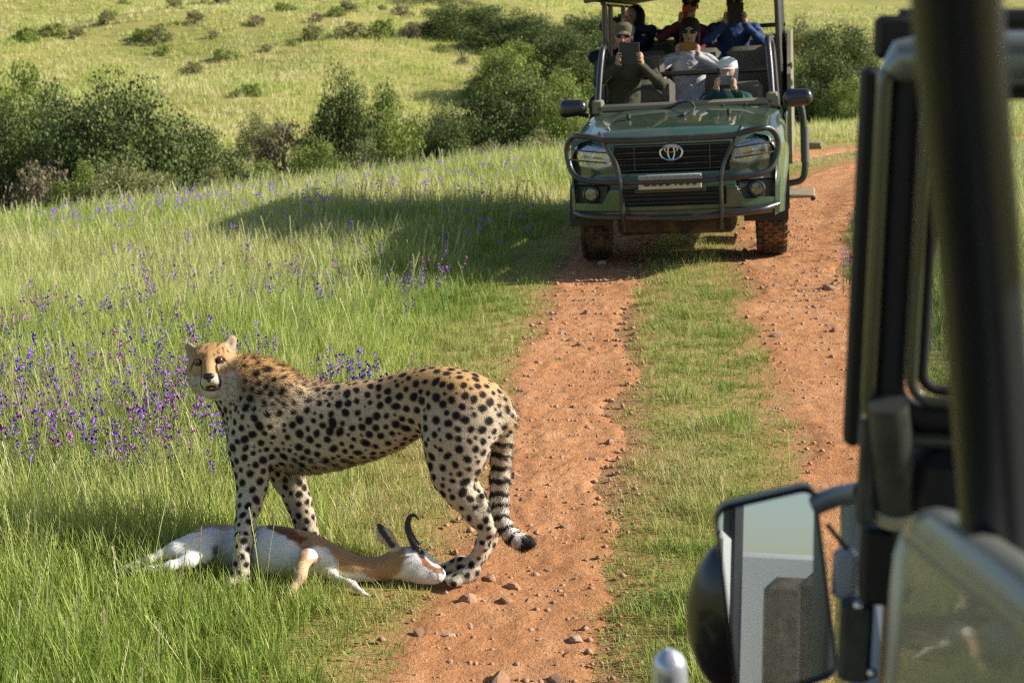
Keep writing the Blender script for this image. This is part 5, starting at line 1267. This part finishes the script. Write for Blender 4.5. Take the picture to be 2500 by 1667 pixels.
    hb = MB(); rings = [[p - nrm * .000 for p in g], [p + nrm * .004 for p in o1], [p - nrm * .004 for p in o2], [p - nrm * .030 for p in o2], [p - nrm * .040 for p in o3]]
    hb.add([p for q in rings for p in q], [(i * n + j, i * n + (j + 1) % n, (i + 1) * n + (j + 1) % n, (i + 1) * n + j) for i in range(4) for j in range(n)] + [tuple(range(4 * n, 5 * n))]); hs = put(hb, 'door_mirror', mat('mirror_housing', (.012, .013, .012), .35, coat=.3), auto=40)
    put(MB().add([p - nrm * .0005 for p in g], [tuple(range(n))]), 'mirror_glass', mat('mirror_silver', (.72, .75, .76), .015, 1.0), hs)
    cm = sum(C4, Vector()) / 4; Mm = Matrix(((C4[1] - C4[0]).normalized(), -nrm, U)).transposed()
    put(MB().ball(P(1808, 1500, 1.675), (.066, .045, .104), 28), 'mirror_back_shell', mat('shell_navy', (.006, .009, .018), .3, coat=.5), hs)
    put(MB().tube([P(1640, 1790, 1.86), P(1634, 1640, 1.86), P(1634, 1616, 1.86), P(1634, 1598, 1.86), P(1634, 1584, 1.86)], [.0245, .0245, .0235, .018, .006], 20), 'guard_tube_end', mat('bright_tube', (.60, .63, .68), .25, .6))
build_own()
# ================================================================== STONES, FLOWERS AND BUSHES
STONE_M = mat('track_stone', (.36, .215, .135), .9, var=.3, scale=14, bump=.6, dirt=(.42, .20, .09), dscale=9, damt=.8)
PALE_STONE_M = mat('pale_track_stone', (.46, .33, .24), .9, var=.25, scale=14, bump=.6, dirt=(.45, .22, .10), dscale=9, damt=.6)
def stone_mesh(k, flat):
    r = np.random.default_rng(100 + k); b = MB(); n, m = 12, 8; V = []
    for i in range(m + 1):
        th = math.pi * i / m
        for j in range(n): a = 2 * math.pi * j / n; V.append((math.sin(th) * math.cos(a), math.sin(th) * math.sin(a), math.cos(th)))
    V = np.array(V)
    for q in range(9):                                     # chop by random planes: angular broken stone
        d = r.normal(0, 1, 3); d /= np.linalg.norm(d); c = r.uniform(.5, .85); h = V @ d; V = V - np.maximum(h - c, 0)[:, None] * d
    V = V * (1 + .12 * (fbm(V * 2.2 + k * 7, 3, k) - .5))[:, None]; V = V * np.array([1, r.uniform(.6, .95), flat])
    F = [(i * n + j, (i + 1) * n + j, (i + 1) * n + (j + 1) % n, i * n + (j + 1) % n) for i in range(m) for j in range(n)]
    b.add(V, F); me = bpy.data.meshes.new('stone'); me.from_pydata(b.v, [], b.f); me.update()
    me.polygons.foreach_set('use_smooth', np.ones(len(me.polygons), dtype=bool)); me.set_sharp_from_angle(angle=R(28))
    me.materials.append(PALE_STONE_M if k % 4 == 0 else STONE_M); return me
STONES = [stone_mesh(k, (.45, .6, .75, .35)[k % 4]) for k in range(12)]
def place_stone(x, y, s, label, group=None, z=None, k=None, rot=None, name='stone'):
    o = bpy.data.objects.new(name, STONES[random.randrange(12) if k is None else k]); link(o)
    o.location = (x, y, (gh(x, y) if z is None else z) + s * .14 + .012); o.scale = (s, s, s)
    o.rotation_euler = rot or (random.gauss(0, .25), random.gauss(0, .25), random.uniform(0, 6.28))
    return tag(o, label, 'stone', group)
def build_stones():
    p = pixg(1145, 1462); place_stone(p[0], p[1], .046, 'fist sized broken brown stone in front of the hind paws of the cheetah', k=2)
    p = pixg(1196, 1405); place_stone(p[0], p[1], .036, 'angular brown stone just behind the hind heel of the cheetah', k=5)
    p = pixg(2030, 725); place_stone(p[0], p[1], .085, 'long flat slab stone at the far grassy verge of the track', k=3)
    r = random.Random(5); P = []
    for side, cnt in ((-1, 175), (1, 110)):
        tries = 0; done = 0
        while done < cnt and tries < 6000:
            tries += 1; y = 4.1 + (r.random() ** 1.25) * 11 if side < 0 else 5.8 + r.random() * 10; i = int(np.argmin(np.abs(CL[:, 1] - y)))
            off = (RL if side < 0 else RR) + r.gauss(0, .19); x = CL[i, 0] + CLN[i, 0] * off; yy = CL[i, 1] + CLN[i, 1] * off
            if rut_dist(np.array([off]))[0] > .02: continue
            s = r.uniform(.010, .019) if r.random() < .72 else r.uniform(.019, .040)
            if y > 9: s *= 1.25
            if any((x - a) ** 2 + (yy - b) ** 2 < (c + s) ** 2 for a, b, c in P): continue
            if any((x - a) ** 2 + (yy - b) ** 2 < c * c for a, b, c in EXCL): continue
            P.append((x, yy, s)); done += 1
    A = np.array(P); Z = ground_h(A[:, 0], A[:, 1])
    for (x, y, s), z in zip(P, Z):
        lf = lateral(np.array([x]), np.array([y]))[0] < 0
        place_stone(x, y, s, 'small loose brown stone lying in the wheel rut ' + ('that the hind paws stand on' if lf else 'beyond the grassy middle strip'), 'loose stones in the near wheel rut' if lf else 'loose stones in the far wheel rut', z)
    # grit, too fine to count
    n = 9000; y = 4.0 + rng.random(n) ** 1.2 * 13; i = np.array([np.argmin(np.abs(CL[:, 1] - q)) for q in y]); sd = np.where(rng.random(n) < .6, -1, 1); off = np.where(sd < 0, RL, RR) + rng.normal(0, .22, n)
    x = CL[i, 0] + CLN[i, 0] * off; yy = CL[i, 1] + CLN[i, 1] * off; k = rut_dist(off) < .12; x, yy, off = x[k], yy[k], off[k]; n = len(x)
    s = .0035 + .0145 * rng.random(n) ** 2.4 * np.where(yy > 9, 1.5, 1); z = ground_h(x, yy, off) + .014 + (fbm(np.stack([x, yy], 1) * 4.5, 4, 3) - .5) * .022
    O = np.array([(1, 0, 0), (0, 1, 0), (-1, 0, 0), (0, -1, 0), (0, 0, .8), (0, 0, -.8)]); T = np.array([(0, 1, 4), (1, 2, 4), (2, 3, 4), (3, 0, 4), (1, 0, 5), (2, 1, 5), (3, 2, 5), (0, 3, 5)])
    V = np.stack([x, yy, z], 1)[:, None] + O[None] * s[:, None, None] * rng.uniform(.55, 1.35, (n, 6, 1)); a = rng.uniform(0, 6.28, n)
    tri_object('gravel', 'fine brown grit scattered over both wheel ruts', [(V.reshape(-1, 3), (np.arange(n)[:, None, None] * 6 + T[None]).reshape(-1, 3), np.repeat(rng.random(n), 6))], STONE_M, False, 'gravel')
build_stones()

# ---- purple wildflowers
PETAL = [mat('violet_petal', (.235, .095, .49), .55, var=.35, scale=60), mat('magenta_petal', (.42, .10, .46), .55, var=.3, scale=60)]
STEM_M = mat('flower_stem', (.13, .20, .055), .7, var=.3, scale=40)
def flower_proto(k):
    r = random.Random(200 + k); st = MB(); bl = MB(); H = r.uniform(.36, .47)
    for q in range(r.choice((2, 3, 3))):
        az = r.uniform(0, 6.28); le = r.uniform(.05, .32); h = H * r.uniform(.7, 1); pts = []
        for i in range(6): t = i / 5; pts.append((math.cos(az) * math.sin(le) * h * t * (.7 + .5 * t), math.sin(az) * math.sin(le) * h * t * (.7 + .5 * t), h * t * math.cos(le)))
        st.tube(pts, [.003, .0028, .0025, .0022, .0018, .001], 5)
        for i in range(11):
            t = r.uniform(.1, .95); p = Vector(pts[0]).lerp(Vector(pts[-1]), t); a = r.uniform(0, 6.28); L = r.uniform(.03, .06) * (1.2 - t); d = Vector((math.cos(a), math.sin(a), .6)).normalized(); w = d.cross(Vector((0, 0, 1))).normalized() * .005
            st.add([p, p + d * L * .5 + w, p + d * L, p + d * L * .5 - w], [(0, 1, 2, 3)])
        for i in range(r.randint(4, 8)):
            t = r.uniform(.70, 1.03); p = Vector(pts[0]).lerp(Vector(pts[-1]), t); a = r.uniform(0, 6.28); d = Vector((math.cos(a), math.sin(a), r.uniform(.1, .9))).normalized(); L = r.uniform(.011, .0185)
            e = d.cross(Vector((0, 0, 1))).normalized(); g = d.cross(e); n0 = 6; ring = [p + d * L + (e * math.cos(6.283 * c / n0) * 1.0 + g * math.sin(6.283 * c / n0) * .8) * L * r.uniform(.42, .62) for c in range(n0)]; mid = [p + d * L * .5 + (e * math.cos(6.283 * c / n0) + g * math.sin(6.283 * c / n0)) * L * .25 for c in range(n0)]
            bl.add([p] + mid + ring, [(0, 1 + c, 1 + (c + 1) % n0) for c in range(n0)] + [(1 + c, 7 + c, 7 + (c + 1) % n0, 1 + (c + 1) % n0) for c in range(n0)])
    def fin(b, nm, m): me = bpy.data.meshes.new(nm); me.from_pydata(b.v, [], b.f); me.update(); me.materials.append(m); return me
    return fin(st, 'wildflower', STEM_M), fin(bl, 'blossom', PETAL[k % 3 == 2])
FLOWERS = [flower_proto(k) for k in range(8)]
def build_flowers():
    r = random.Random(9); spots = []
    def band(n, f, label, group):
        done = 0; t = 0
        while done < n and t < n * 40:
            t += 1; px, py = f(); p = pixg(px, py, .28); x, y = p[0], p[1]
            if any((x - a) ** 2 + (y - b) ** 2 < .0036 for a, b, *_ in spots): continue
            if any((x - a) ** 2 + (y - b) ** 2 < (c + .03) ** 2 for a, b, c in EXCL): continue
            spots.append((x, y, label, group)); done += 1
    band(160, lambda: (r.uniform(-60, 480) if r.random() < .8 else r.uniform(480, 700), min(1080, max(815, r.gauss(950, 85)))), 'purple flowered plant in the dense patch before the head of the cheetah', 'purple flowers in the patch by the cheetah')
    band(14, lambda: (r.uniform(730, 960), r.uniform(880, 930)), 'purple flowered plant just behind the back of the cheetah', 'purple flowers behind the cheetah')
    band(60, lambda: (r.uniform(300, 1130), r.gauss(620, 42)), 'purple flowered plant along the near edge of the truck shadow', 'purple flowers by the truck shadow')
    band(26, lambda: (r.uniform(0, 560), r.gauss(720, 50)), 'purple flowered plant thinly scattered in the open meadow', 'scattered purple flowers')
    band(9, lambda: (r.uniform(2062, 2110), r.uniform(560, 660)), 'purple flowered plant on the grassy verge beyond the far wheel rut', 'purple flowers on the far verge')
    A = np.array([(a, b) for a, b, *_ in spots]); Z = ground_h(A[:, 0], A[:, 1])
    for (x, y, label, group), z in zip(spots, Z):
        a, b = FLOWERS[r.randrange(8)]; o = bpy.data.objects.new('wildflower', a); link(o); o.location = (x, y, z - .005); s = r.uniform(.75, 1.0) * (1.05 if y < 9.5 else 1.0); o.scale = (s, s, s); o.rotation_euler = (0, 0, r.uniform(0, 6.28))
        c = bpy.data.objects.new('blossom', b); link(c, o); tag(o, label, 'flower', group)
    # the far haze of them along the rise
    V, F, c0 = [], [], 0
    for k in range(230):
        px, py = (r.uniform(100, 1300), 0); py = r.gauss(500 - px * .10, 22) if r.random() < .75 else r.uniform(430, 560); p = pixg(px, py, .28); q = Vector((p[0], p[1], gh(p[0], p[1]) + r.uniform(.2, .34)))
        for _ in range(3):
            d = Vector((r.gauss(0, .02), r.gauss(0, .02), r.gauss(0, .02))); s = r.uniform(.010, .018); V += [tuple(q + d + Vector(v) * s) for v in ((1, 0, 0), (0, 1, .3), (-1, 0, 0), (0, -1, -.2), (0, 0, 1.1))]; F += [tuple(i + c0 for i in f) for f in ((0, 1, 4), (1, 2, 4), (2, 3, 4), (3, 0, 4))]; c0 += 5
    tri_object('far_wildflowers', 'tiny purple flowers dotting the far rise of the meadow', [(np.array(V), np.array(F), np.zeros(len(V)))], PETAL[0], False, 'flowers')
build_flowers()

# ---- bushes
def leaf_mat(name, cols, tr=.25):
    return grass_mat(name, cols, tr, .6)
LEAF_DK = leaf_mat('dark_bush_leaves', [(.035, .060, .016), (.07, .10, .025), (.125, .16, .04), (.22, .25, .075)])
LEAF_MD = leaf_mat('green_bush_leaves', [(.10, .15, .025), (.17, .23, .04), (.25, .30, .065), (.33, .36, .10)])
LEAF_OL = leaf_mat('olive_bush_leaves', [(.13, .145, .05), (.20, .21, .075), (.28, .275, .11), (.36, .335, .16)])
LEAF_GY = leaf_mat('dry_bush_leaves', [(.13, .095, .06), (.18, .14, .09), (.22, .19, .11), (.22, .24, .10)])
BARK = mat('bush_bark', (.13, .10, .075), .9, var=.35, scale=12, bump=.5)
def crown_mesh(seed, m, n_cl=70, per=150, leaf=.06, shape=(1., .85, .85), open_=0.):
    """unit bush about 2 wide and 1 tall-ish: many leaf clumps through a lumpy dome"""
    r = np.random.default_rng(seed); cs = []
    while len(cs) < n_cl:
        p = r.uniform(-1, 1, 3); p[2] = abs(p[2]); q = np.linalg.norm(p)
        if q > 1 or q < .25 + .3 * r.random(): continue
        lob = .66 + .48 * fbm(np.array([p / q * 1.6 + seed]), 2, seed)[0]
        if q > lob: continue
        cs.append(p)
    V, F, A, c0 = [], [], [], 0
    for c in cs:
        n = int(per * r.uniform(.6, 1.4)); rc = r.uniform(.13, .26); d = r.normal(0, 1, (n, 3)); d /= np.linalg.norm(d, axis=1)[:, None]; P = (c + d * (rc * r.uniform(.35, 1.05, n) ** .6)[:, None] * np.array([1.15, 1.15, .75])) * np.array(shape)
        s = leaf * r.uniform(.55, 1.25, n); ax = d + r.normal(0, .7, (n, 3)); ax /= np.linalg.norm(ax, axis=1)[:, None]; e = np.cross(ax, r.normal(0, 1, (n, 3))); e /= np.linalg.norm(e, axis=1)[:, None]; g = np.cross(ax, e)
        Q = np.stack([P - e * s[:, None] * .5, P + g * s[:, None] * .32, P + e * s[:, None] * .5, P - g * s[:, None] * .32], 1)
        V.append(Q.reshape(-1, 3)); F.append(c0 + np.arange(4 * n).reshape(-1, 4)); c0 += 4 * n
        A.append(np.repeat(np.clip(r.normal(.42, .16) + r.normal(0, .16, n) + .12 * (c[2] - .4), 0, 1), 4))
    V, F, A = map(np.concatenate, (V, F, A)); me = mesh_np('crown', V, F, False, [m]); a = me.attributes.new('bl', 'FLOAT', 'POINT'); a.data.foreach_set('value', A.astype(np.float32)); return me
def stem_mesh(seed, shape=(1., .85, .85)):
    r = random.Random(seed); b = MB()
    for k in range(7):
        a = r.uniform(0, 6.28); l = r.uniform(.3, .55); p0 = (r.uniform(-.06, .06), r.uniform(-.06, .06), -.12); p2 = (math.cos(a) * l, math.sin(a) * l * .8, r.uniform(.28, .46)); p1 = (p2[0] * .35, p2[1] * .35, .25)
        b.tube([tuple(q) for q in spline([p0, p1, p2], 4)], [.045 - .0042 * i for i in range(9)], 6)
    me = bpy.data.meshes.new('trunk'); me.from_pydata(b.v, [], b.f); me.update(); me.materials.append(BARK); return me
CROWNS = {'dark': [crown_mesh(1, LEAF_DK, 160, 260, .028), crown_mesh(2, LEAF_DK, 160, 260, .028)], 'green': [crown_mesh(3, LEAF_MD, 120, 200, .032), crown_mesh(4, LEAF_MD, 120, 200, .032)],
          'olive': [crown_mesh(5, LEAF_OL, 95, 150, .036)], 'dry': [crown_mesh(6, LEAF_GY, 55, 70, .060)], 'small': [crown_mesh(7, LEAF_MD, 34, 70, .085), crown_mesh(8, LEAF_OL, 34, 60, .085)]}
STEMS = [stem_mesh(k) for k in range(3)]
_kb = [0]
def bush(kind, px, py, y, wpx, hpx, label, group=None, dy=None, sink=.12, name='bush'):
    """base seen at (px,py) at distance y; wpx, hpx its size in the photograph"""
    _kb[0] += 1; p = pix(px, py, y); z = gh(p[0], y); s = mpp(y, z); w, h = wpx * s / 2, hpx * s
    o = empty(name, (p[0], y, z - sink)); o.scale = (w, w * .9 if dy is None else dy, (h + max(0, p[2] - z) + sink) * 1.0); o.rotation_euler = (0, 0, (_kb[0] * 2.4) % 6.28)
    if abs(math.sin(o.rotation_euler.z)) > .3: o.scale = (w * .95, w * .95, o.scale.z)
    c = CROWNS[kind][_kb[0] % len(CROWNS[kind])]
    mk('crown', c, o); mk('trunk', STEMS[_kb[0] % 3], o)
    return tag(o, label, 'bush', group)
def build_bushes():
    # the big dark thicket beyond the rise
    for px, py, y, w, h, kd, lb in ((80, 480, 25.0, 460, 310, 'dark', 'dense dark green bush at the outer end of the big thicket beyond the rise'), (310, 485, 23.6, 600, 345, 'dark', 'broad dark green bush, the fullest of the thicket beyond the rise'), (200, 420, 28.0, 480, 290, 'dark', 'tall dark green bush standing behind the rest of the big thicket'),
                                    (470, 475, 24.6, 400, 230, 'dark', 'dark green bush where the big thicket thins out towards the hollow'), (380, 420, 27.0, 300, 250, 'olive', 'dull olive bush grown into the back of the big thicket')):
        bush(kd, px, py, y, w, h, lb, 'bushes of the dark thicket')
    bush('green', 40, 300, 31, 330, 215, 'fresh green bush rising behind the outer end of the dark thicket')
    bush('dry', 85, 500, 21.5, 240, 165, 'brownish twiggy bush at the foot of the dark thicket')
    bush('olive', 330, 500, 20.6, 280, 175, 'feathery olive bush standing right before the dark thicket')
    bush('green', 200, 505, 20.8, 210, 140, 'low bright green bush between the twiggy and the feathery one')
    bush('olive', 540, 455, 23.5, 210, 90, 'low olive bush beside the dark thicket')
    bush('green', 640, 440, 25.5, 230, 70, 'low yellow green bush on the floor of the hollow')
    # the round bush in the hollow, and its paler neighbour
    bush('dark', 845, 350, 33, 290, 225, 'round dark green bush standing alone in the hollow')
    bush('green', 960, 355, 33.5, 280, 195, 'fresh green bush grown into the round dark one in the hollow')
    bush('dry', 700, 310, 34, 200, 75, 'low brown twiggy bush at the shaded foot of the round dark bush')
    bush('olive', 900, 380, 29.5, 250, 90, 'low olive bush before the round dark bush in the hollow')
    bush('green', 780, 385, 28, 240, 75, 'low bright green bush on the near side of the hollow')
    bush('olive', 1050, 310, 36, 260, 140, 'loose olive bush between the hollow and the thicket by the truck')
    bush('olive', 640, 285, 39, 180, 60, 'low grey olive bush above the hollow')
    # thicket just behind the truck
    bush('dark', 1110, 375, 28.5, 290, 150, 'low dark green bush on the crest of the rise beside the truck')
    bush('dark', 1260, 345, 29.5, 430, 215, 'big dark green bush on the crest of the rise beside the truck')
    bush('green', 1390, 340, 28.5, 280, 180, 'lit green bush half hidden behind the truck mirror')
    bush('olive', 1180, 375, 25.5, 190, 65, 'small feathery olive bush at the edge of the tall grass')
    bush('olive', 1330, 360, 26, 210, 80, 'small grey olive bush close to the truck mirror')
    # behind and beside the truck
    bush('dark', 2010, 240, 44, 320, 175, 'dark green bush on the slope beyond the bend of the track')
    bush('green', 1935, 228, 46, 230, 120, 'green bush peeping out beside the truck cargo side')
    bush('green', 2090, 255, 42, 240, 100, 'bright green bush low beside the bend of the track')
    bush('dark', 2050, 125, 66, 290, 105, 'dark green bush high on the slope above the bend')
    bush('olive', 1960, 65, 80, 240, 65, 'olive bush near the top of the slope above the bend')
    bush('dark', 2330, 120, 58, 300, 110, 'dark green bush on the slope seen past the roll bar')
    for px, py, y, w, h, kd in ((1500, 240, 47, 280, 130, 'green'), (1600, 195, 55, 300, 115, 'dark'), (1720, 220, 50, 300, 135, 'green'), (1830, 210, 52, 290, 135, 'dark'), (1660, 115, 70, 260, 75, 'olive'), (1540, 95, 74, 250, 75, 'green'), (1800, 100, 74, 280, 85, 'green')):
        bush(kd, px, py, y, w, h, kd + ' leaved bush on the slope seen between the posts and passengers of the truck', 'bushes seen through the open truck')
    # hilltop scrub
    for i, (px, py, y, w, h, kd) in enumerate(((1140, 62, 78, 330, 68, 'dark'), (1280, 75, 74, 360, 66, 'dark'), (1400, 120, 62, 380, 80, 'dark'), (1240, 125, 60, 300, 52, 'green'), (1450, 65, 76, 280, 58, 'dark'), (1060, 32, 92, 260, 42, 'olive'), (1350, 200, 46, 330, 62, 'green'))):
        bush(kd, px, py, y, w, h, {'dark': 'dark green bush of the long thicket high on the hillside', 'green': 'lighter green bush of the long thicket high on the hillside', 'olive': 'olive bush at the top of the long thicket high on the hillside'}[kd], 'bushes of the hillside thicket')
    sm = [(125, 90), (190, 100), (350, 95), (520, 95), (555, 150), (650, 130), (400, 138), (475, 185), (625, 70), (430, 25), (300, 12), (530, 12), (700, 30), (770, 55), (825, 45), (860, 95), (920, 95), (770, 100), (1000, 95), (850, 30), (720, 115), (930, 25), (1080, 135), (1130, 160), (600, 235), (270, 62), (60, 105), (480, 60), (980, 40), (385, 110)]
    for i, (px, py) in enumerate(sm):
        # distance where this line of sight meets the hillside
        y = 30.
        while y < 200 and pix(px, py, y)[2] > gh(pix(px, py, y)[0], y): y += .8
        y = max(y, 32); w = random.uniform(38, 120) * (1 if py > 40 else .9); kd = ('small', 'small', 'small', 'dry', 'small')[i % 5]
        bush(kd, px, py, y, w, w * random.uniform(.45, .7), 'low brown twiggy shrub dotted about the open grassy hillside' if kd == 'dry' else 'low green shrub dotted about the open grassy hillside', 'brown shrubs on the open hillside' if kd == 'dry' else 'green shrubs on the open hillside', sink=.1, name='shrub')
build_bushes()
build_grass()
